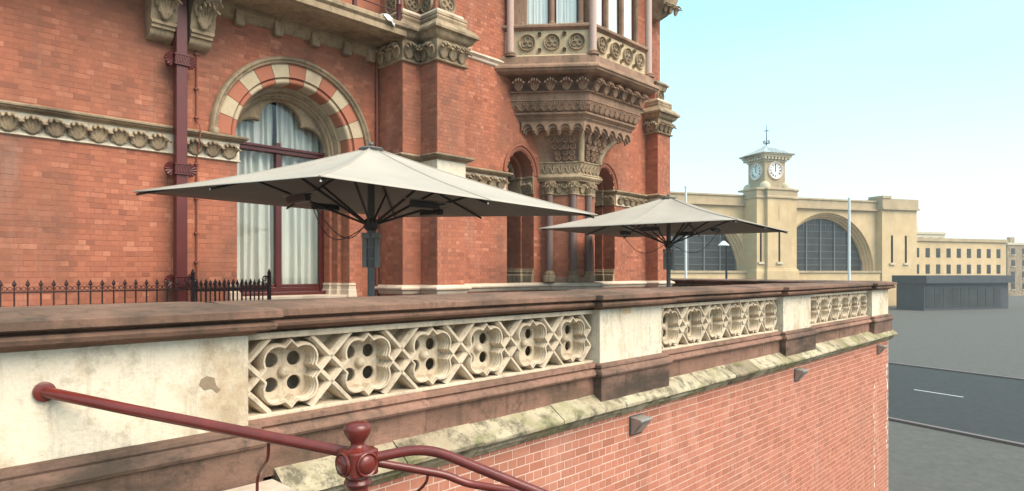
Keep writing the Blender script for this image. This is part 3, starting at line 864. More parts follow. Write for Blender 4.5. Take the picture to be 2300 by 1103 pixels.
# roundels on the upper stage of the buttress
def roundel_mesh(r, mat, foils=4, depth=.09):
    mb = MB(); n = 28
    prof = [(r, 0), (r, -.05), (r * .95, -.062), (r * .88, -.05), (r * .85, -.02), (r * .82, -.004)]
    o = 0
    for q, y in prof:
        for k in range(n):
            t_ = 2 * PI * k / n; mb.v.append((q * math.cos(t_), y, q * math.sin(t_)))
    for j in range(len(prof) - 1):
        for k in range(n): mb.f.append((j * n + k, j * n + (k + 1) % n, (j + 1) * n + (k + 1) % n, (j + 1) * n + k))
    mb.f.append(tuple((len(prof) - 1) * n + k for k in range(n)))
    for f in range(foils):
        t0 = PI / 2 + 2 * PI * f / foils; c = Vector((math.cos(t0), 0, math.sin(t0))) * r * .40
        pts = [c + Vector((math.cos(2 * PI * k / 14), 0, math.sin(2 * PI * k / 14))) * r * .29 + Vector((0, -.022, 0)) for k in range(15)]
        mb.tube(pts, r * .075, 6, False)
    mb.add([(q * math.cos(2 * PI * k / 8), y, q * math.sin(2 * PI * k / 8)) for q, y in ((r * .13, -.004), (r * .10, -.045)) for k in range(8)], [(k, (k + 1) % 8, 8 + (k + 1) % 8, 8 + k) for k in range(8)] + [tuple(range(8, 16))])
    me = bpy.data.meshes.new('roundel'); me.from_pydata(mb.v, [], mb.f); me.materials.append(M[mat])
    me.polygons.foreach_set('use_smooth', [True] * len(me.polygons)); me.set_sharp_from_angle(angle=R(40))
    return me
rd4 = roundel_mesh(.22, 'tan', 4)
put(rd4, 'roundel', hotel, (8.95, 10.435, 6.98)); put(rd4, 'roundel', hotel, (8.41, 10.945, 6.98), 0, (.85, 1, .85)); put(rd4, 'roundel', hotel, (8.655, 10.69, 6.98), -PI / 2, (.85, 1, .85)); put(rd4, 'roundel', hotel, (8.155, 11.25, 6.98), -PI / 2, (.9, 1, .9))
put(rd4, 'roundel', hotel, (18.215, 10.815, 6.95), 0, (.9, 1, .9))
course(UCB, [(0, 7.42), (.05, 7.41), (.13, 7.34), (.13, 7.30), (.08, 7.27), (.06, 7.2), (.05, 7.14), (0, 7.13)], 'pinnacle_cap', 'tan')
# carved hood standing out from the top of the corner
mb = MB()
for k, (z, w, d_) in enumerate([(9.35, .10, .25), (9.5, .16, .42), (9.75, .24, .55), (10.1, .30, .62), (10.8, .34, .64)]):
    mb.v += [(17.95 - w * .2, 11.03, z), (17.95 - w * .2, 11.03 - d_, z), (17.95 + w * 2.6, 11.03 - d_, z), (17.95 + w * 2.6, 11.03, z)]
    if k:
        o = len(mb.v) - 8
        mb.f += [(o, o + 4, o + 5, o + 1), (o + 1, o + 5, o + 6, o + 2), (o + 2, o + 6, o + 7, o + 3)]
mb.f += [(0, 1, 2, 3)]
mb.build('carved_hood', 'tan', hotel, bevel=.02)
for k in range(3):
    put(leafC, 'leaf', hotel, (18.05 + .25 * k, 10.55 - .04 * k, 9.52), 0, (.9, 1, .9))

# ---- the great arch: voussoirs, hood, inner order, reveal, trefoil head, window
def voussoir(t0, t1, r0, r1, y0, y1):
    mb = MB(); n = 5; o = []
    for k in range(n + 1):
        t_ = t0 + (t1 - t0) * k / n
        for r in (r0, r1):
            for y in (y0, y1): mb.v.append((ACX + r * math.cos(t_), y, AZS + r * math.sin(t_)))
    for k in range(n):
        a_ = k * 4; b_ = a_ + 4
        mb.f += [(a_, b_, b_ + 2, a_ + 2), (a_ + 2, b_ + 2, b_ + 3, a_ + 3), (a_, a_ + 1, b_ + 1, b_)]
    mb.f += [(0, 2, 3, 1), (n * 4, n * 4 + 1, n * 4 + 3, n * 4 + 2)]
    return mb
M['voussoir_red'] = brickmat('red_voussoir', [(0, (.41, .155, .098)), (.5, (.45, .172, .108)), (1, (.49, .19, .12))], (.2, .1, .07), .4)
M['voussoir_cream'] = stone('cream_voussoir_stone', (.60, .49, .34), (.52, .41, .275), (.30, .22, .14), .5, s1=3)
M['moulded_brick'] = brickmat('moulded_brick', [(0, (.32, .12, .075)), (.5, (.36, .135, .085)), (1, (.40, .15, .095))], (.16, .10, .075), .6)
for k in range(13):
    ga = .004
    t0, t1 = PI * k / 13 + ga, PI * (k + 1) / 13 - ga
    voussoir(t0, t1, 1.29, 1.545, LB - .02, LB + .08).build('voussoir', 'voussoir_cream' if k % 2 else 'voussoir_red', hotel)
    mb = MB()
    prof = [(1.275, LB + .0), (1.268, LB + .02), (1.26, LB + .03), (1.245, LB + .01), (1.22, LB + .005), (1.195, LB + .015), (1.178, LB + .04), (1.17, LB + .08), (1.165, LB + .3)]
    mb.arch(ACX, AZS, None, prof, 6, t0, t1)
    mb.build('inner_voussoir', 'voussoir_cream' if k % 2 else 'voussoir_red', hotel, smooth=50)
MB().arch(ACX, AZS, None, [(1.29, LB + .05), (1.265, LB + .05)], 40).build('groove', 'mortar_hotel', hotel)
hood = [(1.545, LB + .02), (1.545, LB - .07), (1.56, LB - .085), (1.575, LB - .08), (1.585, LB - .095), (1.61, LB - .12), (1.64, LB - .12), (1.66, LB - .10), (1.67, LB - .06), (1.675, LB + .02)]
MB().arch(ACX, AZS, AZS - .02, hood, 48).build('hood_mould', 'tan', hotel, smooth=40)
MB().lathe([(.02, -.12), (.07, -.1), (.09, -.04), (.085, .03), (.05, .06)], (ACX - 1.61, LB - .09, AZS + .02), 12).build('hood_stop', 'tan', hotel, smooth=60)
# jambs: straight brick sides below the springing
JP = [(1.31, LB + .001), (1.17, LB + .001), (1.17, LB + .30), (1.08, LB + .30), (1.08, LB + .52), (1.02, LB + .52), (1.02, LB + .80)]
for sg in (-1, 1):
    mb = MB(); k = len(JP)
    mb.v = [(ACX + sg * r, y, z) for z in (.8, AZS) for r, y in JP]
    mb.f = [(j, j + 1, k + j + 1, k + j) for j in range(k - 1)]
    mb.build('jamb', 'mortar_hotel', hotel)
    for (r0, y0), (r1, y1) in zip(JP[1:], JP[2:]):
        p, q = Vector((ACX + sg * r0, y0)), Vector((ACX + sg * r1, y1))
        if sg > 0: p, q = q, p
        dd = q - p; L = dd.length
        if L < .05: continue
        u = dd / L; n = Vector((u.y, -u.x))
        if sg < 0: n = Vector((u.y, -u.x))
        bricks.extend(brick_list((p.x, p.y), (u.x, u.y), (n.x, n.y), .002, L - .002, 1.15, AZS - .14))
    # impost and base stones
    pth = [(ACX + sg * r, y) for r, y in JP]
    if sg > 0: pth = pth[::-1]
    MB().sweep(pth, [(0, 3.80), (.05, 3.79), (.06, 3.75), (.03, 3.72), (.03, 3.5), (.02, 3.38), (.04, 3.35), (0, 3.33)], True).build('impost', 'tan', hotel, smooth=35)
    MB().sweep(pth, [(0, 1.10), (.02, 1.095), (.035, 1.06), (.02, 1.04), (.03, .97), (.05, .95), (.055, .86), (.07, .84), (.07, .78), (0, .78)], True).build('jamb_base', 'pale', hotel, smooth=35)
MB().arch(ACX, AZS, None, [(1.17, LB + .3), (1.09, LB + .3), (1.10, LB + .33), (1.08, LB + .36), (1.08, LB + .50)], 40).build('arch_soffit', 'tan', hotel, smooth=40)
MB().arch(ACX, AZS, None, [(1.09, LB + .48), (1.08, LB + .45), (1.05, LB + .44), (1.03, LB + .46), (1.04, LB + .5), (1.02, LB + .52), (1.0, LB + .51), (.985, LB + .53), (.98, LB + .66)], 40).build('inner_arch', 'tan', hotel, smooth=40)
def trefoil_plate(cx_, z0, Ro, lobes, y0, y1, n=72):
    mb = MB()
    for k in range(n + 1):
        ph = PI * k / n; co, si = math.cos(ph), math.sin(ph); best = .05
        for lx, lz, lr in lobes:
            bq = co * lx + si * lz; disc = bq * bq - lx * lx - lz * lz + lr * lr
            if disc >= 0: best = max(best, bq + math.sqrt(disc))
        for r, y in ((Ro, y0), (min(best + .05, Ro), y0), (best, y0 + .03), (best, y1)):
            mb.v.append((cx_ + r * co, y, z0 + r * si))
    for k in range(n):
        for j in range(3):
            a_ = k * 4 + j; mb.f.append((a_, a_ + 4, a_ + 5, a_ + 1))
    return mb
trefoil_plate(ACX, 3.86, 1.02, [(0, .46, .44), (-.56, .06, .40), (.56, .06, .40)], LB + .62, LB + .76).build('trefoil_head', 'tan', hotel, smooth=30)
WY = LB + .80
wf = MB()
wf.box(ACX - 1.02, ACX - .93, WY - .05, WY + .06, .86, 3.86).box(ACX + .93, ACX + 1.02, WY - .05, WY + .06, .86, 3.86)
wf.box(ACX - .92, ACX + .92, WY - .05, WY + .06, .86, 1.02).box(ACX - .06, ACX + .06, WY - .06, WY + .06, 1.02, 3.72)
wf.box(ACX - 1.02, ACX + 1.02, WY - .10, WY + .06, 3.725, 3.86).box(ACX - 1.02, ACX + 1.02, WY - .13, WY - .101, 3.80, 3.855)
wf.box(ACX - .92, ACX - .07, WY - .03, WY + .03, 1.021, 1.08).box(ACX + .07, ACX + .92, WY - .03, WY + .03, 1.021, 1.08)
wf.box(ACX - .055, ACX + .055, WY - .03, WY + .04, 3.861, 3.95)
win = wf.build('arched_window', 'frame_red', hotel, bevel=.008)
MB().box(ACX - 1.02, ACX + 1.02, WY - .22, WY - .052, .80, .93).build('sill', 'frame_red', win, bevel=.01)
MB().box(ACX - 1.17, ACX + 1.3, LB - .03, WY - .225, .74, .86).build('stone_sill', 'pale', hotel, bevel=.01)
for x0, x1, z0, z1 in ((ACX - .92, ACX - .07, 1.07, 3.72), (ACX + .07, ACX + .92, 1.07, 3.72), (ACX - 1.0, ACX + 1.0, 3.87, 4.84)):
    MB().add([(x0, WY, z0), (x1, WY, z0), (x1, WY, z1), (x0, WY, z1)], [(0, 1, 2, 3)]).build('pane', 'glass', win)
def curtain(x0, x1, z0, z1, y, amp, wl_, parent, mat, name='curtain', flare=0):
    mb = MB(); n = int((x1 - x0) / wl_ * 16); ph = random.uniform(0, 6)
    for j in range(5):
        z = z0 + (z1 - z0) * j / 4
        for i in range(n + 1):
            x = x0 + (x1 - x0) * i / n; a_ = 2 * PI * (x - x0) / wl_
            w = math.tanh(2.6 * math.sin(a_ + ph + 1.1 * math.sin(a_ * .31))) * (1 + .3 * math.sin(a_ * .47 + 1))
            mb.v.append((x + .01 * math.sin(j * 1.3 + i * .2), y + amp * w, z))
    for j in range(4):
        for i in range(n):
            a_ = j * (n + 1) + i; mb.f.append((a_, a_ + 1, a_ + n + 2, a_ + n + 1))
    return mb.build(name, mat, parent, smooth=80)
curtain(ACX - 1.1, ACX - .01, .95, 3.84, WY + .15, .065, .16, win, 'curtain')
curtain(ACX + .01, ACX + 1.1, .95, 3.84, WY + .15, .065, .19, win, 'curtain')
curtain(ACX - 1.1, ACX - .04, 3.85, 4.95, WY + .16, .045, .14, win, 'curtain')
curtain(ACX + .03, ACX + 1.1, 3.85, 4.95, WY + .16, .045, .15, win, 'curtain')

# ---- lancet windows beside the carved pier
for c, zs in LAN:
    top = lancet_top(c, LH, zs - .2)
    prof_pts = []
    def outline(w, base_, n=18):
        r = w * 1.18; pts = []
        tmax = math.acos((r - w) / r)
        for k in range(n + 1):
            t_ = tmax * k / n; pts.append((w - r + r * math.cos(t_), r * math.sin(t_)))
        return [(w, base_ - (zs - .2))] + pts + [(-x, z) for x, z in pts[::-1][1:]] + [(-w, base_ - (zs - .2))]
    def order(rings, base_, name, mat, smooth=40):
        mb = MB(); outs = [outline(w, base_) for w, y in rings]; k = len(rings); n = len(outs[0])
        for i in range(n):
            for j in range(k): mb.v.append((c + outs[j][i][0], rings[j][1], zs - .2 + outs[j][i][1]))
        for i in range(n - 1):
            for j in range(k - 1):
                a_ = i * k + j; mb.f.append((a_, a_ + k, a_ + k + 1, a_ + 1))
        return mb.build(name, mat, hotel, smooth=smooth)
    order([(.64, RB + .02), (.64, RB - .05), (.62, RB - .065), (.595, RB - .05), (.59, RB - .01), (.57, RB - .03), (.54, RB - .03), (.515, RB - .01), (.50, RB + .03), (.50, RB + .42)], 3.81, 'lancet_arch', 'moulded_brick')
    order([(.50, RB + .40), (.42, RB + .40), (.42, RB + .95)], 1.03, 'lancet_reveal', 'moulded_brick', 30)
    order([(.42, RB + .60), (.36, RB + .60), (.33, RB + .64), (.33, RB + .70)], 3.75, 'lancet_cusp', 'tan')
    mb = MB()
    for sg in (-1, 1):
        for (r0, y0), (r1, y1) in zip([(.50, RB), (.50, RB + .40), (.42, RB + .40)], [(.50, RB + .40), (.42, RB + .40), (.42, RB + .95)]):
            p, q = Vector((c + sg * r0, y0)), Vector((c + sg * r1, y1))
            mb.add([(p.x, p.y, 1.03), (q.x, q.y, 1.03), (q.x, q.y, 3.8), (p.x, p.y, 3.8)], [(0, 1, 2, 3)])
            if sg > 0:
                p, q = q, p; dd = q - p; L = dd.length; u = dd / L; n = Vector((u.y, -u.x))
                bricks.extend(brick_list((p.x, p.y), (u.x, u.y), (n.x, n.y), .002, L - .002, 1.35, 3.3))
        pth = [(c + sg * .50, RB), (c + sg * .50, RB + .40), (c + sg * .42, RB + .40), (c + sg * .42, RB + .95)]
        if sg > 0: pth = pth[::-1]
        MB().sweep(pth, [(0, 3.82), (.06, 3.80), (.065, 3.76), (.03, 3.73), (.04, 3.6), (.02, 3.4), (.04, 3.36), (0, 3.33)], True).build('impost', 'tan', hotel, smooth=35)
        if sg > 0:
            MB().sweep(pth, [(0, 1.42), (.03, 1.41), (.04, 1.36), (.06, 1.33), (.05, 1.28), (.09, 1.24), (.10, 1.03), (0, 1.03)], True).build('jamb_base', 'tan', hotel, smooth=35)
            for yy in (RB + .1, RB + .27): put(leafS, 'leaf', hotel, (c + .485, yy, 3.4), -PI / 2, (.6, .7, .95))
    mb.build('jamb', 'mortar_hotel', hotel)
    wmb = MB()
    wmb.box(c - .42, c - .36, RB + .88, RB + .94, 1.03, 3.9).box(c + .36, c + .42, RB + .88, RB + .94, 1.03, 3.9).box(c - .36, c + .36, RB + .88, RB + .94, 1.03, 1.12).box(c - .36, c + .36, RB + .88, RB + .94, 3.6, 3.7)
    w_ = wmb.build('lancet_window', 'frame_red', hotel)
    MB().add([(c - .42, RB + .92, 1.05), (c + .42, RB + .92, 1.05), (c + .42, RB + .92, 4.6), (c - .42, RB + .92, 4.6)], [(0, 1, 2, 3)]).build('pane', 'station_glass', w_)

# ---- pier with granite columns that carries the oriel
MB().sweep(PIERP, [(0, 3.9), (0, .0)], False).build('pier', 'mortar_hotel', hotel)
for p, q in zip(PIERP, PIERP[1:]):
    p, q = Vector(p), Vector(q); dd = q - p; L = dd.length; u = dd / L; n = Vector((u.y, -u.x))
    if n.dot(-p) <= 0: continue
    bricks.extend(brick_list((p.x, p.y), (u.x, u.y), (n.x, n.y), .004, L - .004, 0, 3.35))
COLP = [(12.80, 10.84), (13.25, 10.42), (13.74, 10.28), (14.30, 10.75)]
leafK = leaf_mesh(.15, .30, .15, 'tan', 170, 3)
for (x, y) in COLP[:4]:
    c_ = MB().lathe([(.098, 1.36), (.095, 2.4), (.090, 3.34)], (x, y, 0), 22).build('column', 'granite', hotel, smooth=60)
    MB().lathe([(.17, 1.08), (.17, 1.22), (.155, 1.25), (.135, 1.26), (.145, 1.285), (.135, 1.31), (.115, 1.32), (.12, 1.345), (.10, 1.36)], (x, y, 0), 8).build('column_base', 'tan', c_, smooth=30)
    MB().lathe([(.095, 3.33), (.115, 3.345), (.115, 3.365), (.095, 3.38), (.10, 3.48), (.125, 3.58), (.165, 3.645), (.17, 3.68)], (x, y, 0), 16).build('capital', 'tan', c_, smooth=45)
    for k in range(6):
        a_ = -PI / 2 + (k - 2.5) * .7 - .4
        put(leafK, 'leaf', c_, (x + .07 * math.cos(a_), y + .07 * math.sin(a_), 3.38), a_ + PI / 2)
course([(12.62, RB + .1), (13.26, 10.22), (14.10, 10.22), (14.75, RB + .1)], [(-.2, 3.86), (.05, 3.85), (.09, 3.81), (.10, 3.78), (.08, 3.74), (.03, 3.71), (.02, 3.68), (-.25, 3.67)], 'abacus', 'tan')
course([(12.72, RB + .1), (13.31, 10.32), (14.05, 10.32), (14.62, RB + .1)], [(0, 3.68), (0, 3.36), (.03, 3.34), (0, 3.32)], 'capital_frieze', 'tan')
leaf_row(leafS, hotel, (12.82, RB - .10), (13.27, 10.42), 3, 3.38, sc=(.7, .8, .95))
leaf_row(leafS, hotel, (13.36, 10.31), (14.0, 10.31), 3, 3.38, sc=(.7, .8, .95))
for (p, q) in (((12.80, 10.92), (13.25, 10.44)), ((13.3, 10.36), (13.74, 10.30))):
    p, q = Vector(p), Vector(q); u = (q - p).normalized(); n = Vector((u.y, -u.x)) * .11
    MB().prism([tuple(p + n), tuple(q + n), tuple(q - n), tuple(p - n)], 1.05, 1.19).build('seat_stone', 'oriel', hotel, bevel=.03)

# ---- oriel
OC = 13.98
H0, B0, CK = 1.31, 9.28, .80
OP = [(OC - H0 - 1.9 * CK, B0 + 1.9), (OC - H0, B0), (OC + H0, B0), (OC + H0 + 1.9 * CK, B0 + 1.9)]
ori = empty('oriel_window', (0, 0, 0), 0, hotel)
def ocourse(prof, name, mat, path=OP, ends=False, smooth=35):
    return MB().sweep(path, prof, ends).build(name, mat, ori, smooth=smooth)
ocourse([(-.6, 6.62), (-.04, 6.60), (.0, 6.58), (.02, 6.40), (.06, 6.385), (.13, 6.33), (.145, 6.305), (.145, 6.265), (.11, 6.25), (.10, 6.21), (.06, 6.185), (.03, 6.165), (-.05, 6.15)], 'cornice', 'oriel')
ocourse([(-.05, 6.16), (-.22, 6.14), (-.34, 6.06), (-.38, 5.92), (-.34, 5.83), (-.26, 5.80), (-.215, 5.785), (-.225, 5.765), (-.29, 5.755), (-.31, 5.60), (-.295, 5.595), (-.285, 5.57), (-.31, 5.555)], 'leaf_frieze', 'oriel')
ocourse([(-.31, 5.56), (-.315, 5.50), (-.36, 5.40), (-.42, 5.335), (-.44, 5.325), (-.43, 5.31), (-.41, 5.28), (-.43, 5.25), (-.455, 5.24), (-.45, 5.225), (-.49, 5.205), (-.50, 5.17), (-.49, 5.165), (-.52, 5.14), (-.54, 5.10), (-.75, 5.08)], 'carved_band', 'oriel')
def opoint(o, which):                                   # corner of the oriel plan at offset o
    pts = [Vector((v[0], v[1])) for v in MB().sweep(OP, [(o, 0)], False).v]
    if which == 'l': return pts[1]
    if which == 'r': return pts[2]
    d_ = pts[0] - pts[1]
    return pts[1] + d_ * ((11.04 - pts[1].y) / d_.y)
leafF = leaf_mesh(.26, .35, .24, 'oriel', 175)
for o_, z, me, n1, n2 in ((-.235, 5.79, leafF, 5, 6), ):
    leaf_row(me, ori, opoint(o_, 'wl'), opoint(o_, 'l'), n1, z); leaf_row(me, ori, opoint(o_, 'l'), opoint(o_, 'r'), n2, z)
leafB = leaf_mesh(.24, .24, .30, 'oriel', 70, 5)
leaf_row(leafB, ori, opoint(-.42, 'wl'), opoint(-.42, 'l'), 9, 5.345); leaf_row(leafB, ori, opoint(-.42, 'l'), opoint(-.42, 'r'), 10, 5.345)
# rope moulding
def rope(o_, z, r):
    pts = []
    for A, B in ((opoint(o_, 'wl'), opoint(o_, 'l')), (opoint(o_, 'l'), opoint(o_, 'r'))):
        L = (B - A).length; n = int(L / .085); u = (B - A) / L
        for k in range(n):
            c_ = A + u * ((k + .5) * L / n)
            mb.tube([(c_.x - u.x * .06, c_.y - u.y * .06, z - r * .7), (c_.x, c_.y, z), (c_.x + u.x * .06, c_.y + u.y * .06, z + r * .7)], [r * .6, r, r * .6], 6)
mb = MB(); rope(-.425, 5.285, .032); mb.build('rope_moulding', 'oriel', ori, smooth=60)
# scalloped fringe, two layers
def fringe(o_, ztop, zlow, depth, name, n1, n2, rr_):
    mb = MB()
    for (A, B), n in (((opoint(o_, 'wl'), opoint(o_, 'l')), n1), ((opoint(o_, 'l'), opoint(o_, 'r')), n2)):
        L = (B - A).length; u = (B - A) / L; nn = Vector((u.y, -u.x)); m_ = 12
        for i in range(n * m_):
            zz = []
            for e in (i, i + 1):
                ph = (e % m_) / m_ if e == i else ((i % m_) + 1) / m_
                x = abs(2 * ph - 1)
                zz.append(zlow + rr_ * (math.sqrt(max(0, 1 - (x / .82) ** 2)) if x < .82 else 0))
            pa, pb = A + u * (L * i / (n * m_)), A + u * (L * (i + 1) / (n * m_))
            q = nn * depth
            mb.add([(pa.x, pa.y, ztop), (pb.x, pb.y, ztop), (pb.x, pb.y, zz[1]), (pa.x, pa.y, zz[0]),
                    (pa.x - q.x, pa.y - q.y, zz[0]), (pb.x - q.x, pb.y - q.y, zz[1])], [(0, 3, 2, 1), (3, 4, 5, 2)])
    return mb.build(name, 'oriel', ori)
fringe(-.53, 5.11, 4.88, .06, 'scalloped_fringe', 5, 6, .17)
fringe(-.59, 5.1, 4.83, .06, 'scalloped_fringe', 5, 6, .14)
fringe(-.65, 5.1, 4.79, .05, 'scalloped_fringe', 5, 6, .13)
MB().sweep(OP, [(-.55, 5.085), (-1.4, 5.085)], False).build('soffit', 'oriel', ori)
# carved cone between fringe and pier
def ring(o_, path):                                     # path offset by o_
    mbt = MB().sweep(path, [(o_, 0)], False)
    return [(v[0], v[1]) for v in mbt.v]
PIERW = [(12.66, RB + .1), (13.29, 10.20), (14.07, 10.20), (14.70, RB + .1)]
top_ring = ring(-.68, OP); bot_ring = PIERW
lv = []
for k in range(9):
    t_ = k / 8; e = 1 - (1 - t_) ** 2.0                 # quick inwards first, then steep
    z = 5.08 - (5.08 - 4.17) * t_
    e2 = math.sin(t_ * PI / 2) ** .8
    lv.append(([(a_[0] + (b_[0] - a_[0]) * e2, a_[1] + (b_[1] - a_[1]) * e2) for a_, b_ in zip(top_ring, bot_ring)], z))
grad(lv).build('corbel_cone', 'oriel', ori)
for idx in (1, 2):                                      # plain ribs on the arrises
    pts = [Vector((l[0][idx][0], l[0][idx][1] - .01, l[1])) for l in lv]
    MB().tube(pts, .085, 8).build('corbel_rib', 'tan', ori, smooth=60)
pts = [Vector((l[0][0][0] + .55 * (l[0][1][0] - l[0][0][0]) - .0, l[0][0][1] + .55 * (l[0][1][1] - l[0][0][1]), l[1])) for l in lv]
for face in (0, 1):
    mb = MB()
    for row, t_ in enumerate((.40, .58, .74, .88)):
        k = t_ * 8; i0 = int(k); fr_ = k - i0
        pA = Vector(lv[i0][0][face]).lerp(Vector(lv[min(i0 + 1, 8)][0][face]), fr_); pB = Vector(lv[i0][0][face + 1]).lerp(Vector(lv[min(i0 + 1, 8)][0][face + 1]), fr_)
        z = lv[i0][1] + (lv[min(i0 + 1, 8)][1] - lv[i0][1]) * fr_
        u = (pB - pA); L = u.length; u /= L; nn = Vector((u.y, -u.x, 0))
        lo_ = .45 if face == 0 else .16
        n = 4 if row < 2 else 3
        for m_ in range(n):
            s_ = lo_ + (.90 - lo_ if face == 0 else .68) * (m_ + .5) / n
            c_ = pA + u * (L * s_)
            spiral(mb, Vector((c_.x, c_.y, z)) + nn * .05, Vector((u.x, u.y, 0)), Vector((0, 0, 1)), nn, .085, 1.7, -1 if m_ % 2 else 1, .021, PI / 2, .02)
    mb.build('carved_scrolls', 'oriel', ori, smooth=60)
ocourse([(-.02, 4.20), (.05, 4.19), (.06, 4.16), (.03, 4.14), (.0, 4.0), (.0, 3.90), (.03, 3.86), (.07, 3.85), (.075, 3.83), (-.1, 3.82)], 'leaf_band', 'tan', PIERW)
leafP = leaf_mesh(.17, .26, .08, 'tan', 100, 3)
leaf_row(leafP, ori, Vector((12.74, RB - .05)), Vector((13.29, 10.19)), 5, 3.88); leaf_row(leafP, ori, Vector((13.30, 10.19)), Vector((14.06, 10.19)), 5, 3.88)
ocourse([(.02, 3.86), (.0, 3.85), (.0, 3.78)], 'plain_block', 'cream', PIERW)
# parapet of the oriel: roundels between granite shafts
ocourse([(-.6, 7.40), (-.10, 7.40), (-.06, 7.36), (-.06, 7.31), (-.10, 7.29), (-.13, 7.26), (-.15, 7.245)], 'window_sill', 'oriel')
ocourse([(-.15, 7.25), (-.15, 6.66), (-.12, 6.65), (-.1, 6.62), (-.06, 6.60)], 'parapet', 'parapet_stone')
rd3 = roundel_mesh(.205, 'tan', 3); rds = roundel_mesh(.05, 'tan', 0)
for A, B, n in ((opoint(-.15, 'wl').lerp(opoint(-.15, 'l'), .085), opoint(-.15, 'wl').lerp(opoint(-.15, 'l'), .965), 3), (opoint(-.15, 'l') + Vector((.1, 0)), opoint(-.15, 'r') - Vector((.1, 0)), 4)):
    u = (B - A).normalized(); rz_ = math.atan2(u.y, u.x); L = (B - A).length
    for k in range(n):
        q = A + u * (L * (k + .5) / n); put(rd3, 'roundel', ori, (q.x, q.y, 6.955), rz_)
        if k:
            q = A + u * (L * k / n)
            for zz in (7.15, 6.76): put(rds, 'roundel', ori, (q.x, q.y, zz), rz_)
def shaft(x, y, z0, z1, r, mat, name='shaft'):
    s_ = MB().lathe([(r, z0 + .12), (r, z1)], (x, y, 0), 16).build(name, mat, ori, smooth=60)
    MB().lathe([(r * 1.7, z0), (r * 1.7, z0 + .03), (r * 1.35, z0 + .05), (r * 1.5, z0 + .075), (r * 1.25, z0 + .095), (r * 1.05, z0 + .12)], (x, y, 0), 14).build('shaft_base', 'oriel', s_ if False else ori, smooth=50)
for w_ in ('l', 'r'):
    q = opoint(-.11, w_); shaft(q.x, q.y, 6.60, TOP, .09, 'pinkgranite')
q = opoint(-.10, 'wl').lerp(opoint(-.10, 'l'), .05); shaft(q.x, q.y, 6.60, TOP, .09, 'pinkgranite')
q = opoint(-.25, 'wl'); q2 = q.lerp(opoint(-.25, 'l'), .20)
MB().prism([(q.x, q.y), (q2.x, q2.y), (q2.x + .2, q2.y + .3), (q.x + .1, q.y + .2)], 6.58, TOP).build('wall_strip', 'oriel', ori)
# windows above
faces = [(opoint(-.33, 'wl'), opoint(-.33, 'l'), (.11, .51, .90), 'blind'), (opoint(-.33, 'l'), opoint(-.33, 'r'), (.03, .32, .62, .92), 'curtain')]
for A, B, ms, cm in faces:
    u = (B - A).normalized(); L = (B - A).length; nn = Vector((u.y, -u.x)); rz_ = math.atan2(u.y, u.x)
    fr_ = MB()
    for m0 in ms:
        q = A + u * (L * m0); shaft((q + nn * .02).x, (q + nn * .02).y, 7.40, TOP, .055, 'oriel', 'mullion_shaft')
        e = u * .07; b_ = -nn * .15
        fr_.prism([(q.x - e.x, q.y - e.y), (q.x + e.x, q.y + e.y), (q.x + e.x + b_.x, q.y + e.y + b_.y), (q.x - e.x + b_.x, q.y - e.y + b_.y)], 7.38, TOP)
    fr_.build('mullion', 'oriel', ori)
    for m0, m1 in zip(ms, ms[1:]):
        P0, P1 = A + u * (L * m0 + .07) - nn * .03, A + u * (L * m1 - .07) - nn * .03
        w_ = MB(); e = u * .035; bb = nn * .04
        for s0, s1 in ((P0, P0 + e), (P1 - e, P1)):
            w_.prism([(s0.x, s0.y), (s1.x, s1.y), (s1.x - bb.x, s1.y - bb.y), (s0.x - bb.x, s0.y - bb.y)][::1], 7.40, TOP)
        w_.build('sash', 'frame_red', ori)
        MB().add([(P0.x, P0.y, 7.4), (P1.x, P1.y, 7.4), (P1.x, P1.y, TOP), (P0.x, P0.y, TOP)], [(0, 1, 2, 3)]).build('pane', 'glass', ori)
        cu = curtain(0, (P1 - P0).length, 7.38, TOP, .03, .008, .09, ori, 'blind'); cu.location = (P0.x, P0.y, 0); cu.rotation_euler = (0, 0, rz_)
MB().sweep(OP, [(-.55, TOP), (-.55, 7.3)], False).build('inner_lining', 'void', ori)
MB().sweep(OP, [(.1, TOP + .02), (-2.2, TOP + .02)], False).build('upper_soffit', 'oriel', ori)

# ---- balcony with corbels on the left bay
BZ = 6.10; BF = 10.62
MB().box(-1.5, 8.05, BF, LB, BZ + .02, BZ + .14).build('balcony_slab', 'tan', hotel, bevel=.01)
course([(-1.5, BF + .02), (8.08, BF + .02)], [(-.1, BZ + .30), (.04, BZ + .28), (.06, BZ + .26), (.06, BZ + .19), (.02, BZ + .16), (-.02, BZ + .13), (-.04, BZ + .06), (-.06, BZ + .02), (-.12, BZ + .0), (-.4, BZ)], 'balcony_edge', 'tan')
course([(-1.5, LB), (8.1, LB)], [(.12, BZ + .02), (.12, 6.05), (.08, 6.0), (.06, 5.93), (.03, 5.90), (0, 5.89)], 'corbel_table', 'tan')
for x in (5.05, 5.79, 6.55, 7.27, 7.85):
    mb = MB().slab([(0, 0), (.18, 0), (.18, .22)][:0] or [(x - .085, 5.78), (x + .085, 5.78), (x + .085, 6.06), (x - .085, 6.06)], LB - .16, LB)
    mb.build('corbel_block', 'tan', hotel, bevel=.025)
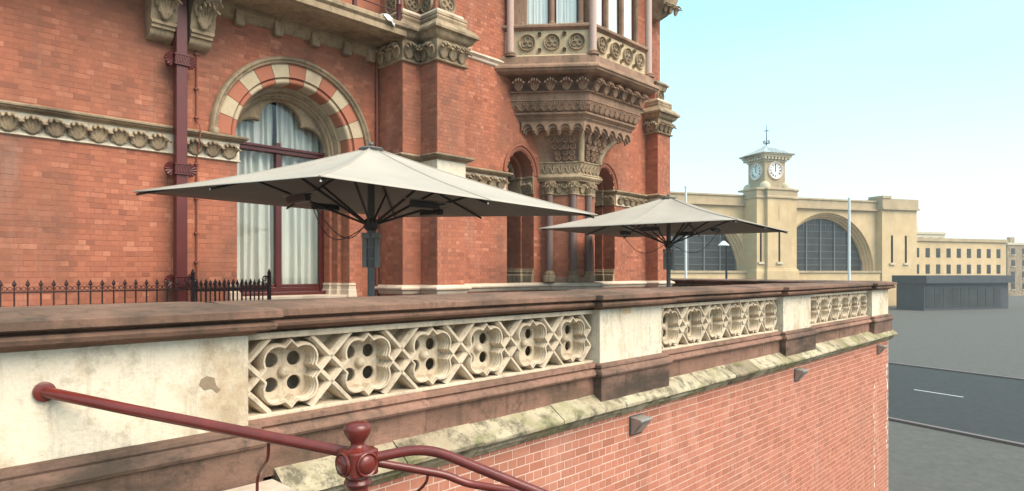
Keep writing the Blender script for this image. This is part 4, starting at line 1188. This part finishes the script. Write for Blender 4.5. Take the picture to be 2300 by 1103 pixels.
def big_corbel(x):
    pr_ = [(0, 6.12), (.62, 6.12), (.64, 5.98), (.60, 5.88), (.46, 5.80), (.36, 5.66), (.34, 5.52), (.30, 5.44), (.33, 5.42), (.33, 5.37), (.29, 5.36), (.29, 5.31), (.24, 5.30), (.23, 5.24), (.16, 5.18), (0, 5.15)]
    mb = MB(); n = len(pr_)
    mb.add([(x - .2 + (.02 if z < 5.4 else 0), LB - o, z) for o, z in pr_] + [(x + .2 - (.02 if z < 5.4 else 0), LB - o, z) for o, z in pr_],
           [(j, j + 1, n + j + 1, n + j) for j in range(n - 1)] + [tuple(range(n))[::-1], tuple(range(n, 2 * n))])
    c_ = mb.build('scroll_corbel', 'tan', hotel, smooth=40)
    put(leafC, 'leaf', c_, (x, LB - .34, 5.44), 0, (1.05, 1.5, 1.35))
    for sg in (-1, 1): put(leafC, 'leaf', c_, (x + sg * .125, LB - .38, 5.62), 0, (.55, 1.3, 1.1))
for x in (1.4, 3.72, 4.33): big_corbel(x)
rail = MB()
for z in (6.62, 6.87, 7.12): rail.tube([(5.6, BF + .12, z), (7.98, BF + .12, z)], .013, 8)
for x in (5.8, 6.9, 7.94):
    rail.box(x - .035, x + .035, BF + .085, BF + .155, BZ + .14, 7.6)
rail.build('balcony_railing', 'frame_red', hotel)
mb = MB(); mb.lathe([(.05, 6.38), (.05, 6.75), (.06, 6.77), (.05, 6.79), (.05, 7.6)], (7.94, BF + .12, 0), 10); mb.build('railing_post', 'frame_red', hotel, smooth=40)
MB().box(3.0, 8.1, LB - .01, LB + .01, 6.4, 7.45).build('balcony_back', 'frame_red', hotel) if False else None
lay_bricks(bricks, hotel, 'brick_hotel', 'brickwork')

cl = MB(); n = 6
for j in range(n + 1):
    for i in range(n + 1):
        u, v = i / n, j / n
        cl.v.append((7.44 + .26 * u + .03 * math.sin(7 * v), BF - .07 + .16 * v + .02 * math.sin(9 * u) - (0 if v > .4 else .01), BZ + .30 + .05 * math.sin(3.1 * u) * (v) - (.12 * (1 - v / .4) * (.4 + u) if v < .4 else 0) + .025 * math.sin(11 * u + 5 * v)))
for j in range(n):
    for i in range(n): a_ = j * (n + 1) + i; cl.f.append((a_, a_ + 1, a_ + n + 2, a_ + n + 1))
co = cl.build('crumpled_cloth', 'white_paint', None, smooth=60); tag(co, 'crumpled white cloth lying on the balcony edge above the big arch', 'cloth')
sol = co.modifiers.new('thick', 'SOLIDIFY'); sol.thickness = .01

# ------------------------------------------------------------------ drainpipe and conduits
dp = empty('drainpipe', (0, 0, 0)); tag(dp, 'square dark red drainpipe with fan shaped brackets on the brick wall left of the arch', 'drainpipe')
DX, DY = 4.0, 11.45
MB().box(DX - .088, DX + .088, DY - .06, DY + .10, .05, 6.1).build('pipe', 'pipe_red', dp, bevel=.012)
for z in (4.86, 3.04, 1.17):
    b_ = MB().box(DX - .115, DX + .115, DY - .085, DY + .12, z - .07, z + .07).build('bracket', 'pipe_red', dp, bevel=.006)
    for dz in (.0805, -.0805): MB().box(DX - .125, DX + .125, DY - .095, DY + .1, z + dz - .0095, z + dz + .0095).build('bracket_rim', 'pipe_red', b_)
    for sg in (-1, 1):
        mb = MB()
        for k in range(7):
            a_ = R(-75 + 25 * k); c0 = Vector((DX + sg * .12, DY + .02, z))
            mb.tube([c0, c0 + Vector((sg * .13 * math.cos(a_), -.01, .12 * math.sin(a_)))], [.014, .026], 6)
        mb.box(DX + sg * .125 - .03, DX + sg * .125 + .03, DY + .08, LB, z - .05, z + .05)
        mb.build('fan_ear', 'pipe_red', b_, smooth=50)
    mb = MB()
    for k in range(5):
        for sg in (-1, 1):
            x = DX - .09 + .045 * k
            mb.tube([(x - sg * .02, DY - .088, z - .06), (x + sg * .02 + .005, DY - .088, z + .06)], .006, 5)
    mb.build('lattice_face', 'pipe_red', b_)
def conduit(label, pts, r, clips):
    e = empty('conduit', (0, 0, 0)); tag(e, label, 'conduit')
    MB().tube(pts, r, 8).build('tube', 'brick_pipe', e, smooth=60)
    for (x, y, z) in clips: MB().box(x - .035, x + .035, y - .025, y + .03, z - .012, z + .012).build('clip', 'brick_pipe', e)
M['brick_pipe'] = paint('brick_red_conduit_paint', (.24, .075, .05), (.17, .06, .045), .6, .3, s=4)
conduit('thin brick red conduit running down beside the square drainpipe', [(4.40, LB - .12, 5.35), (4.335, LB - .035, 5.15), (4.335, LB - .035, 3.95), (4.335, LB - .20, 3.82), (4.335, LB - .2, 3.70), (4.335, LB - .035, 3.3), (4.335, LB - .035, .9)], .014, [(4.335, LB - .035, z) for z in (5.1, 4.5, 4.0, 3.2, 2.6, 2.0, 1.5)])
conduit('thin dark conduit in the corner between arch and stepped buttress', [(8.03, LB - .06, 5.88), (8.03, LB - .06, .3)], .03, [(8.03, LB - .06, z) for z in (5.2, 4.4)])

# ------------------------------------------------------------------ spiked area railings
def spear(mb, x, y, z0, z1, r=.011):
    mb.tube([(x, y, z0), (x, y, z1 - .10)], r, 6)
    mb.add([(x - .03, y, z1 - .075), (x, y - .012, z1 - .075), (x + .03, y, z1 - .075), (x, y + .012, z1 - .075), (x, y, z1), (x, y, z1 - .115)],
           [(0, 1, 4), (1, 2, 4), (2, 3, 4), (3, 0, 4), (1, 0, 5), (2, 1, 5), (3, 2, 5), (0, 3, 5)])
def railing(label, x0, x1, y, top, step, endpost):
    e = empty('iron_railing', (0, 0, 0)); tag(e, label, 'railing', 'spiked railings before the hotel')
    mb = MB(); spear(mb, 0, 0, 0, top)
    me = mb.build('spike_bar', 'iron', None); first = True
    n = int((x1 - x0) / step)
    for k in range(n + 1): put(me.data, 'spike_bar', e, (x0 + k * step, y, 0))
    bpy.data.objects.remove(me)
    MB().box(x0 - .02, x1 + .02, y - .018, y + .018, top - .19, top - .165).build('top_bar', 'iron', e)
    MB().box(x0 - .02, x1 + .02, y - .018, y + .018, .12, .15).build('bottom_bar', 'iron', e)
    mb = MB()
    for k in range(n):
        for sg in (.3, .7):
            c_ = Vector((x0 + (k + sg) * step, y, top - .13))
            mb.tube([c_ + Vector((math.cos(2 * PI * q / 8), 0, math.sin(2 * PI * q / 8))) * .028 for q in range(9)], .0055, 5, False)
    sc = mb.build('scrolls', 'iron', e)
    for xx in endpost:
        mb = MB(); mb.box(xx - .024, xx + .024, y - .024, y + .024, 0, top + .02)
        mb.lathe([(.024, top + .02), (.04, top + .04), (.02, top + .06), (.035, top + .09), (.004, top + .16)], (xx, y, 0), 8)
        mb.build('end_post', 'iron', e)
        mb = MB()
        for sg in (-1,):
            spiral(mb, Vector((xx + sg * .075, y, top - .01)), Vector((1, 0, 0)), Vector((0, 0, 1)), Vector((0, -1, 0)), .055, 1.4, 1, .009, 0, 0)
            spiral(mb, Vector((xx + sg * .065, y, top - .11)), Vector((1, 0, 0)), Vector((0, 0, 1)), Vector((0, -1, 0)), .05, 1.4, -1, .009, 0, 0)
        mb.build('scroll_brace', 'iron', e, smooth=60)
    return e
railing('spiked dark iron railing running along the hotel front past the drainpipe', .5, 5.22, 10.9, 1.225, .148, (5.27,))
railing('short spiked dark iron railing standing before the longer one', 3.82, 4.93, 10.3, 1.215, .07, (3.77, 4.98))

# ------------------------------------------------------------------ parasols
def parasol(label, loc, rz_, rim, apex, tilt, half=2.2):
    e = empty('parasol', (loc[0], loc[1], 0), rz_); tag(e, label, 'parasol', 'grey square parasols on the terrace')
    tx, ty = tilt                                        # rim height change per metre in x and y
    def rimz(x, y): return rim + tx * x + ty * y
    MB().box(-.45, .45, -.45, .45, 0, .08).build('base_plate', 'grey_metal', e, bevel=.01)
    MB().lathe([(.05, .08), (.048, 1.38), (.05, 1.40), (.056, 1.41), (.056, 2.02), (.05, 2.03), (.048, apex - .04)], (0, 0, 0), 20).build('pole', 'grey_metal', e, smooth=40)
    # canopy: eight panels, hems pulled slightly in between the ribs
    corners = [(-half, -half), (0, -half), (half, -half), (half, 0), (half, half), (0, half), (-half, half), (-half, 0)]
    mb = MB(); nr, ns = 10, 8; grid = []
    N = 8 * ns
    for j in range(nr + 1):
        t_ = j / nr
        for i in range(N):
            k = i // ns; f = (i % ns) / ns
            p = Vector(corners[k]).lerp(Vector(corners[(k + 1) % 8]), f)
            p = p * (1 - .004 * math.sin(PI * f))
            z = apex + (rimz(*p) - apex) * t_
            sag = .16 * math.sin(PI * f) * t_ * (1 - t_) + .045 * math.sin(PI * t_)
            q = p * (.04 + .96 * t_)
            mb.v.append((q.x, q.y, z - sag))
    for j in range(nr):
        for i in range(N):
            a_ = j * N + i; b_ = j * N + (i + 1) % N
            mb.f.append((a_, a_ + N, b_ + N, b_))
    cn = mb.build('canopy', 'fabric', e, smooth=24)
    so = cn.modifiers.new('cloth_thickness', 'SOLIDIFY'); so.thickness = .006; so.offset = -1
    # seams: narrow welts over the ribs
    for k in range(8):
        pts = []
        for j in range(0, nr + 1):
            v = mb.v[j * N + k * ns]; pts.append((v[0], v[1], v[2] + .003))
        w_ = MB().tube(pts, .008, 5); w_.build('seam', 'fabric', cn, smooth=60)
    lo = Vector((0, 0, 2.0))
    for k in range(8):
        c_ = Vector(corners[k]); end = Vector((c_.x * .985, c_.y * .985, rimz(*c_) - .035)); st = Vector((c_.x * .04, c_.y * .04, apex - .10))
        MB().tube([st, end], .016, 6).build('rib', 'dark_metal', e, smooth=60)
        mid = st.lerp(end, .52)
        foot = lo + Vector((c_.x, c_.y, 0)).normalized() * .09
        MB().tube([foot, mid], .018, 6).build('strut', 'dark_metal', e, smooth=60)
        MB().lathe([(.006, -.014), (.011, -.008), (.006, .006)], (end.x, end.y, end.z), 8).build('rib_tip', 'white_paint', e, smooth=60)
    MB().lathe([(.06, -.10), (.10, -.06), (.10, .04), (.06, .07)], (0, 0, 2.0), 18).build('lower_hub', 'dark_metal', e, smooth=40)
    MB().lathe([(.10, -.06), (.165, .0), (.175, .012), (.165, .024), (.05, .034), (.02, .045), (.02, .06), (.036, .08), (.032, .10), (.01, .112)], (0, 0, apex), 24).build('top_cap', 'grey_metal', e, smooth=40)
    # control panels round the pole
    sa = math.atan2(SIDE.y, SIDE.x) - rz_                 # boxes on the two sides of the mast
    for a_ in (sa, sa + PI):
        q = Vector((math.cos(a_), math.sin(a_))) * .085
        bx = MB().box(-.032, .032, -.038, .038, -.21, .19).build('heater_switch_box', 'box_grey', e, bevel=.006)
        bx.location = (q.x, q.y, 1.60); bx.rotation_euler = (0, 0, a_)
    cl_ = MB().box(-.125, .125, -.05, .05, 1.795, 1.87).build('collar', 'box_grey', e, bevel=.006); cl_.rotation_euler = (0, 0, sa)
    for zz in (1.5, 1.66):
        MB().lathe([(.056, zz), (.075, zz + .005), (.075, zz + .015), (.056, zz + .02)], (0, 0, 0), 16).build('clamp', 'box_grey', e)
    # heaters hung below the middle ribs
    for k in (1, 3, 5, 7):
        c_ = Vector(corners[k]); u = Vector((c_.x, c_.y, 0)).normalized(); s_ = Vector((-u.y, u.x, 0))
        ctr = u * 1.12 + Vector((0, 0, rimz(u.x * 1.12, u.y * 1.12) - .03))
        mb = MB(); L = .22
        sec = [(-.035, .045), (-.05, -.01), (-.025, -.05), (.035, -.042), (.045, .03)]
        vs = []
        for e_ in (-L, L):
            for a_, b_ in sec: vs.append(ctr + s_ * e_ + u * a_ + Vector((0, 0, b_)))
        mb.add(vs, [(j, (j + 1) % 5, 5 + (j + 1) % 5, 5 + j) for j in range(5)] + [tuple(range(5))[::-1], tuple(range(5, 10))])
        h_ = mb.build('heater', 'dark_metal', e, bevel=.006)
        mb = MB()
        a0 = ctr + u * -.06 + Vector((0, 0, -.045)); mb.tube([a0 - s_ * L * .85, a0 + s_ * L * .85], .012, 6)
        mb.build('heating_element', 'steel', h_)
        MB().tube([ctr - s_ * .9 * L * 1.9 + Vector((0, 0, .05)), ctr + s_ * L * 1.9 + Vector((0, 0, .05))], .01, 6).build('mount_bar', 'steel', h_)
        if k in (1, 3) and rz_ < .1: continue
        A = ctr + s_ * L; B = lo + u * .1 + Vector((0, 0, -.02)); pts = []
        for q in range(15):
            t_ = q / 14; p = A.lerp(B, t_); pts.append(p + Vector((0, 0, -.34 * math.sin(PI * t_) ** 1.0)) + s_ * .10 * math.sin(PI * t_))
        MB().tube(pts, .007, 5).build('cable', 'dark_metal', h_, smooth=60)
    return e
parasol('large grey square parasol on the terrace nearest the viewer, before the arched window', (5.15, 7.605), R(2.7), 2.275, 3.02, (-.011, .05), 2.252)
parasol('grey square parasol farther along the terrace, before the hotel corner', (13.64, 7.86), R(8.6), 2.32, 3.07, (0, 0), 2.22)

# ------------------------------------------------------------------ station building across the street
st = empty('station_building', (135.75, 54.7, STREET), R(-27.9))
tag(st, 'pale yellow brick railway station with two great arched windows and a clock tower', 'building')
SB = -STREET                                             # add to world heights
WT = 5.0                                                 # wall plane behind the tower's face
TW = 3.0; AR, AC = 14.0, 17.8                            # tower half-width centre s = 3; arches either side
ZSP = 1.3 + SB                                           # springing
PAR = 18.0 + SB
def station_wall(s0, s1, c):
    mb = MB(); n = 60; r = AR
    xs = sorted(set([s0, s1] + [c + r * math.cos(PI * k / n) for k in range(n + 1)]))
    xs = [x for x in xs if s0 <= x <= s1]
    for a_, b_ in zip(xs, xs[1:]):
        def zt(x): return ZSP + math.sqrt(max(0, r * r - (x - c) ** 2))
        ins_ = abs((a_ + b_) / 2 - c) < r
        mb.add([(a_, WT, zt(a_) if ins_ else 0), (b_, WT, zt(b_) if ins_ else 0), (b_, WT, PAR), (a_, WT, PAR)], [(0, 1, 2, 3)])
    mb.build('front_wall', 'station', st)
    for k in range(4):
        r0 = AR - .38 * k; y = WT + .6 * k
        MB().arch(c, ZSP, 0, [(r0, y), (r0 - .38, y), (r0 - .38, y + .6)], 60).build('arch_order', 'station', st, smooth=30)
    ri = AR - 1.52; y = WT + 2.4
    w_ = empty('arched_window', (c, y, 0), 0, st)
    MB().slab([(ri * math.cos(PI * k / 40), ZSP + ri * math.sin(PI * k / 40)) for k in range(41)] + [(-ri, 0), (ri, 0)], 0, .1).build('glazing', 'station_glass', w_)
    mb = MB()
    for k in range(-3, 4):
        x = k * 4.05 if k else 0; h = ZSP + math.sqrt(max(0, ri * ri - x * x))
        if abs(x) < ri: MB().box(x - .14, x + .14, -.3, -.02, 0, h).build('mullion', 'station_bar', w_)
    k = 0
    while ZSP + k * 1.55 < ZSP + ri - 1:
        zz = ZSP + .2 + k * 1.55; hw = math.sqrt(max(.1, ri * ri - (zz - ZSP) ** 2))
        MB().box(-hw, hw, -.16, -.03, zz - .06, zz + .06).build('glazing_bar', 'station_bar', w_); k += 1
    mb = MB()
    for k in range(-15, 16):
        x = k * .8
        if abs(x) < ri - .5: mb.box(x - .04, x + .04, -.1, -.02, ZSP + 9.0 if abs(x) < 6 else ZSP + 8, ZSP + math.sqrt(ri * ri - x * x))
    mb.build('fine_bars', 'station_bar', w_)
M['station_bar'] = paint('grey_glazing_bar', (.13, .145, .15), (.10, .11, .115), .5, .4, s=.6)
station_wall(-.9, 35.3, 3 + AC) if False else None
station_wall(3.0, 35.3, 3 + AC)
station_wall(-34, 3.0, 3 - AC)
def stbox(s0, s1, t0, t1, z0, z1, name, mat, bevel=0): return MB().box(s0, s1, t0, t1, z0, z1).build(name, mat, st, bevel=bevel)
# base courses (up to a little above eye level), parapet
for s0, s1 in ((-34, -.9), (6.9, 35)):
    stbox(s0, s1, WT - 1.3, WT + 2.3, 0, 1.55 + SB, 'base_wall', 'station')
    stbox(s0, s1, WT - 1.6, WT - 1.3, 1.25 + SB, 1.7 + SB, 'base_course', 'station_stone')
    stbox(s0, s1, WT - .35, WT + .8, PAR - 1.9, PAR - .25, 'parapet', 'station_stone')
    stbox(s0, s1, WT - .75, WT + .9, PAR - 2.3, PAR - 1.9, 'cornice', 'station_stone')
    stbox(s0, s1, WT - .6, WT + .8, PAR - .25, PAR + .1, 'parapet_cap', 'station_stone')
# tower
stbox(-.1, 6.1, 0, WT + 2, 0, 18.0 + SB, 'tower_base', 'station')
stbox(-2.2, -.101, .8, WT + 2, 0, 18.0 + SB, 'tower_flank', 'station'); stbox(6.101, 8.2, .8, WT + 2, 0, 18.0 + SB, 'tower_flank', 'station')
MB().sweep([(-2.2, WT), (-2.2, .8), (-.1, .8), (-.1, 0), (6.1, 0), (6.1, .8), (8.2, .8), (8.2, WT)], [(0, 19.3 + SB), (.35, 19.2 + SB), (.4, 18.9 + SB), (.15, 18.6 + SB), (.12, 17.6 + SB), (.3, 17.4 + SB), (.3, 17.1 + SB), (0, 17.0 + SB)], False).build('tower_cornice', 'station_stone', st)
MB().prism([(-2.2, .8), (8.2, .8), (8.2, WT + 2), (-2.2, WT + 2)], 18.9 + SB, 19.25 + SB).build('tower_shoulder', 'station_stone', st)
MB().sweep([(-2.2, WT), (-2.2, .8), (-.1, .8), (-.1, 0), (6.1, 0), (6.1, .8), (8.2, .8), (8.2, WT)], [(0, 2.1 + SB), (.2, 2.0 + SB), (.2, 1.75 + SB), (.35, 1.65 + SB), (.35, 0)], False).build('tower_plinth', 'station', st)
for (s0, t0) in ((2.9, -.01), (-1.2, .79)):
    stbox(s0 - .22, s0 + .22, t0 - .03, t0 + .3, 3.6 + SB, 10.0 + SB, 'slot_window', 'void')
    stbox(s0 - .75, s0 + .75, t0 - .35, t0 + .2, 3.1 + SB, 3.55 + SB, 'slot_sill', 'station_pale')
stbox(2.75, 3.05, -.04, .2, 12.3 + SB, 15.5 + SB, 'slit', 'station_stone')
# clock stage
q0, q1, r0, r1 = .35, 5.65, 1.4, 6.7
stbox(q0, q1, r0, r1, 19.2 + SB, 25.6 + SB, 'clock_stage', 'station_stone')
stbox(q0 - .25, q1 + .25, r0 - .25, r1 + .25, 25.1 + SB, 25.4 + SB, 'string', 'station_pale')
stbox(q0 - .3, q1 + .3, r0 - .3, r1 + .3, 19.25 + SB, 20.2 + SB, 'clock_stage_foot', 'station_stone')
for (x, y) in ((q0, r0), (q1, r0), (q0, r1), (q1, r1)):
    MB().lathe([(1.1, 0), (1.1, .5), (1.0, .9), (.7, 1.3), (.3, 1.5), (.02, 1.55)], (x, y, 19.22 + SB), 16).build('scroll_corner', 'station_pale', st, smooth=40)
def sq(hw, z): return (hw, z)
mid = ((q0 + q1) / 2, (r0 + r1) / 2); hw = (q1 - q0) / 2
MB().sweep([(q0, r1), (q0, r0), (q1, r0), (q1, r1), (q0, r1), (q0, r0)], [(1.35, 26.75 + SB), (1.35, 26.45 + SB), (1.0, 26.35 + SB), (.95, 26.0 + SB), (.2, 25.9 + SB), (.15, 25.5 + SB), (0, 25.4 + SB)], False).build('tower_eaves', 'station_pale', st)
for k in range(8):
    e = (k + .5) / 8
    for (x, y, w_, d_) in ((q0 - .9 + (hw * 2 + 1.8) * e, r0 - 1.05, .25, .35), ):
        stbox(x - w_, x + w_, r0 - .85, r0 - .1, 25.45 + SB, 25.98 + SB, 'bracket', 'station_pale')
        yy = r0 - .9 + (hw * 2 + 1.8) * e
        stbox(q0 - .85, q0 - .1, yy - .25, yy + .25, 25.45 + SB, 25.98 + SB, 'bracket', 'station_pale')
rf = MB(); E_ = hw + 1.6; ap = 29.0 + SB; zb = 26.7 + SB
prof = [(E_, zb), (E_ * .62, zb + .85), (E_ * .30, zb + 1.6), (.25, ap)]
for j, (e, z) in enumerate(prof):
    rf.v += [(mid[0] - e, mid[1] - e, z), (mid[0] + e, mid[1] - e, z), (mid[0] + e, mid[1] + e, z), (mid[0] - e, mid[1] + e, z)]
    if j:
        o = j * 4
        for k in range(4): rf.f.append((o - 4 + k, o - 4 + (k + 1) % 4, o + (k + 1) % 4, o + k))
rf.f.append((0, 3, 2, 1))
roof = rf.build('tower_roof', 'lead', st)
for face in range(2):
    for k in range(-4, 5):
        f = k / 4.5; pts = []
        for e, z in prof[:3]:
            x = max(-e, min(e, f * E_)) if abs(f * E_) < e else None
            if x is None: break
            pts.append((mid[0] + x, mid[1] - e, z + .05) if face == 0 else (mid[0] - e, mid[1] + x, z + .05))
        if len(pts) > 1: MB().tube(pts, .09, 5).build('roof_roll', 'lead', roof)
fin = MB(); fin.tube([(mid[0], mid[1], ap - .2), (mid[0], mid[1], ap + 2.4), (mid[0], mid[1], ap + 4.6)], [.14, .09, .04], 6)
for sg in (-1, 1):
    for ax in (0, 1):
        ex = Vector((1, 0, 0)) if ax == 0 else Vector((0, 1, 0))
        spiral(fin, Vector((mid[0], mid[1], ap + .8)) + ex * (sg * .55), ex * sg, Vector((0, 0, 1)), Vector((0, 0, 0)), .5, 1.1, 1, .08, PI, 0)
        fin.tube([Vector((mid[0], mid[1], ap + 3.2)), Vector((mid[0], mid[1], ap + 3.2)) + ex * (sg * .6)], .06, 5)
fin.build('weather_vane', 'hoarding', st)
def clock(cx_, cy_, cz_, rz_):
    c = empty('clock', (cx_, cy_, cz_), rz_, st)
    def disc(r, y0, y1, name, mat, n=36):
        m_ = MB().slab([(r * math.cos(2 * PI * k / n), r * math.sin(2 * PI * k / n)) for k in range(n)], y0, y1); return m_.build(name, mat, c)
    mb = MB(); n = 40
    for r, y in ((1.95, 0), (1.95, -.25), (1.8, -.35), (1.6, -.25), (1.58, -.1)):
        for k in range(n): mb.v.append((r * math.cos(2 * PI * k / n), y, r * math.sin(2 * PI * k / n)))
    for j in range(4):
        for k in range(n): mb.f.append((j * n + k, j * n + (k + 1) % n, (j + 1) * n + (k + 1) % n, (j + 1) * n + k))
    mb.build('bezel', 'clock_rim', c, smooth=40)
    disc(1.6, -.12, 0, 'face', 'clock_white')
    mb = MB()
    nb = [3, 1, 2, 3, 3, 1, 2, 3, 4, 2, 1, 2]
    for h in range(12):
        a_ = PI / 2 - 2 * PI * h / 12
        for s_ in range(nb[h]):
            off = (s_ - (nb[h] - 1) / 2) * .11
            u = Vector((math.cos(a_), math.sin(a_))); v = Vector((-u.y, u.x)) * off
            p, q = u * .98 + v, u * 1.45 + v * 1.25; w_ = Vector((-u.y, u.x)) * .045
            mb.slab([tuple(p - w_), tuple(q - w_), tuple(q + w_), tuple(p + w_)][::-1], -.14, -.121)
    mb.build('numerals', 'clock_black', c)
    for L, a_, w_, nm in ((1.4, 86, .06, 'minute_hand'), (.95, 91, .10, 'hour_hand')):
        u = Vector((math.cos(R(a_)), math.sin(R(a_)))); v = Vector((-u.y, u.x)) * w_
        MB().slab([tuple(u * -.25 - v), tuple(u * L - v * .4), tuple(u * L + v * .4), tuple(u * -.25 + v)][::-1], -.2, -.16).build(nm, 'clock_black', c)
M['clock_rim'] = paint('pale_pink_clock_rim', (.70, .56, .46), (.6, .48, .4), .6, .3, s=.6)
clock(3.0, r0 - .001, 23.15 + SB, 0)
clock(q0 - .001, (r0 + r1) / 2, 23.15 + SB, -PI / 2)
# end pavilion and the building beyond it
stbox(35.2, 46, WT - 1.6, WT + 8, 0, 18.2 + SB, 'end_pavilion', 'station'); stbox(34.9, 46.3, WT - 2.2, WT + 8.2, 16.0 + SB, 16.5 + SB, 'cornice', 'station_stone')
stbox(35.0, 46.2, WT - 1.9, WT + 8.1, 16.5 + SB, 18.6 + SB, 'parapet', 'station_stone')
stbox(34.9, 37.5, WT - 2.1, WT + 2.0, 18.6 + SB, 19.2 + SB, 'parapet_block', 'station_stone')
for s0 in (38.2, 42.5):
    stbox(s0 - .3, s0 + .3, WT - 1.64, WT - 1.3, 3.6 + SB, 10.0 + SB, 'slot_window', 'void'); stbox(s0 - .8, s0 + .8, WT - 1.95, WT - 1.4, 3.1 + SB, 3.5 + SB, 'slot_sill', 'station_pale')
stbox(46.01, 80, WT + 1, WT + 12, 0, 9 + SB, 'side_wing', 'station'); stbox(46.31, 80.3, WT + .6, WT + 12.3, 9 + SB, 9.8 + SB, 'cornice', 'station_stone')
for k in range(9):
    s0 = 48.5 + k * 3.5
    for zz in (1.0, 5.0, -3.0): stbox(s0, s0 + 1.4, WT + .96, WT + 1.2, zz + SB, zz + 2.3 + SB, 'window', 'station_glass')
stbox(-33.9, 34.9, WT + 4.5, WT + 40, 0, 14 + SB, 'train_shed', 'void')

# ------------------------------------------------------------------ street furniture between
def flagpole(label, px, top, Z, r):
    p = atz(px, top, Z); e = empty('flagpole', (p.x, p.y, STREET)); tag(e, label, 'flagpole', 'white poles before the station')
    h = p.z - STREET
    MB().lathe([(r * 1.15, 0), (r, .5), (r * .85, h)], (0, 0, 0), 14).build('pole', 'white_paint', e, smooth=40)
    MB().lathe([(r * 1.0, h), (r * 1.1, h + .04), (r * .5, h + .12)], (0, 0, 0), 12).build('cap', 'white_paint', e, smooth=40)
    MB().lathe([(r * 2.2, 0), (r * 2.2, .12), (r * 1.3, .2)], (0, 0, 0), 14).build('foot', 'white_paint', e)
flagpole('tall white pole rising behind the far parasol', 1540.5, 421, 40, .085)
flagpole('tall white pole standing before the right hand station arch', 1907.5, 447, 40, .085)
p = atz(1631.5, 551, 48); e = empty('street_lamp', (p.x, p.y, STREET)); tag(e, 'slim black street lamp with pale shallow head before the left station arch', 'lamp')
MB().lathe([(.11, 0), (.09, 1), (.075, p.z - STREET)], (0, 0, 0), 12).build('post', 'black_paint', e, smooth=40)
hd = MB().lathe([(.02, .32), (.1, .3), (.28, .12), (.42, 0), (.40, -.04)][::-1], (-.25, .1, p.z - STREET), 16).build('lamp_head', 'white_paint', e, smooth=40)
# low flat-roofed building before the station's right wing, drawn in the station's own axes
kb = empty('kiosk_building', st.location, R(-27.9)); tag(kb, 'low dark grey flat roofed building below the right hand station arch', 'building')
K0, K1, KT = 27.5, 52, -14.0
MB().box(K0, K1, KT + .6, KT + 7, 0, 5.6).build('wall', 'hoarding', kb)
MB().box(K0 - .6, K1 + .6, KT - .4, KT + 7.6, 5.601, 7.2).build('roof_fascia', 'hoarding', kb)
k = K0 + .4
while k + 2.3 < K1:
    MB().box(k, k + 2.1, KT + .52, KT + .6, .5, 4.6).build('window', 'station_glass', kb); k += 2.45
# street markings and kerbs on the side road
dv = Vector((30, 96)).normalized(); nv = Vector((dv.y, -dv.x))
for k in range(16):
    q = Vector((45, -5)) + dv * (k * 6.5)
    c_ = [q - nv * .07, q + nv * .07, q + nv * .07 + dv * 3, q - nv * .07 + dv * 3]
    lm = MB().add([(p_.x, p_.y, STREET - .003) for p_ in c_], [(0, 1, 2, 3)]).build('lane_mark', 'white_paint'); struct(lm)
for off in (-11.0, 11.0):
    a_ = Vector((45, -5.9)) + Vector((off, 0)); b_ = a_ + dv * 100; w_ = nv * .15
    kk = MB().prism([tuple(a_ + w_), tuple(b_ + w_), tuple(b_ - w_), tuple(a_ - w_)][::1], STREET - .02, STREET + .11).build('kerb', 'granite', None, bevel=.02); struct(kk)
# terraces of houses far behind the station's right wing
def house_block(label, X, Z, w, d_, h, mat, nx, nz):
    p = Vector((SIDE.x, SIDE.y)) * X + FWD * Z
    e = empty('street_block', (p.x, p.y, STREET), R(-30)); tag(e, label, 'building')
    MB().box(0, w, 0, d_, 0, h).build('wall', mat, e)
    MB().box(-.3, w + .3, -.3, d_ + .3, h + .001, h + .8).build('parapet', 'station_pale', e)
    for i in range(3): MB().box(w * (.15 + .33 * i), w * (.15 + .33 * i) + 2, d_ * .4, d_ * .4 + 1.2, h + .8, h + 3).build('chimney', mat, e)
    for i in range(nx):
        for j in range(nz):
            x = w * (i + .5) / nx; z = 1.2 + (h - 1.5) * (j + .25) / nz
            f_ = MB().box(x - .75, x + .75, -.12, .02, z, z + 2.1).build('window', 'station_glass', e)
            MB().box(x - .95, x + .95, -.3, -.001, z - .25, z - .02).build('sill', 'station_pale', f_)
house_block('brown brick terrace beyond the station at the far right edge', 165, 215, 60, 14, 17, M['tan'], 12, 4)
house_block('tall pale block standing far behind the station wing', 118, 215, 34, 16, 21, M['station_pale'], 8, 5)
# thin city haze
hz = MB().box(-420, 1420, -520, 1120, STREET - 1.2, 45).build('haze', 'white_paint'); hz['kind'] = 'stuff'
hm = bpy.data.materials.new('city_haze'); hm.use_nodes = True; hn = hm.node_tree; hn.nodes.clear()
ho = hn.nodes.new('ShaderNodeOutputMaterial'); hv = hn.nodes.new('ShaderNodeVolumePrincipled')
hv.inputs['Color'].default_value = (.93, .95, .96, 1); hv.inputs['Density'].default_value = .0005
hn.links.new(hv.outputs[0], ho.inputs['Volume'])
hz.data.materials[0] = hm
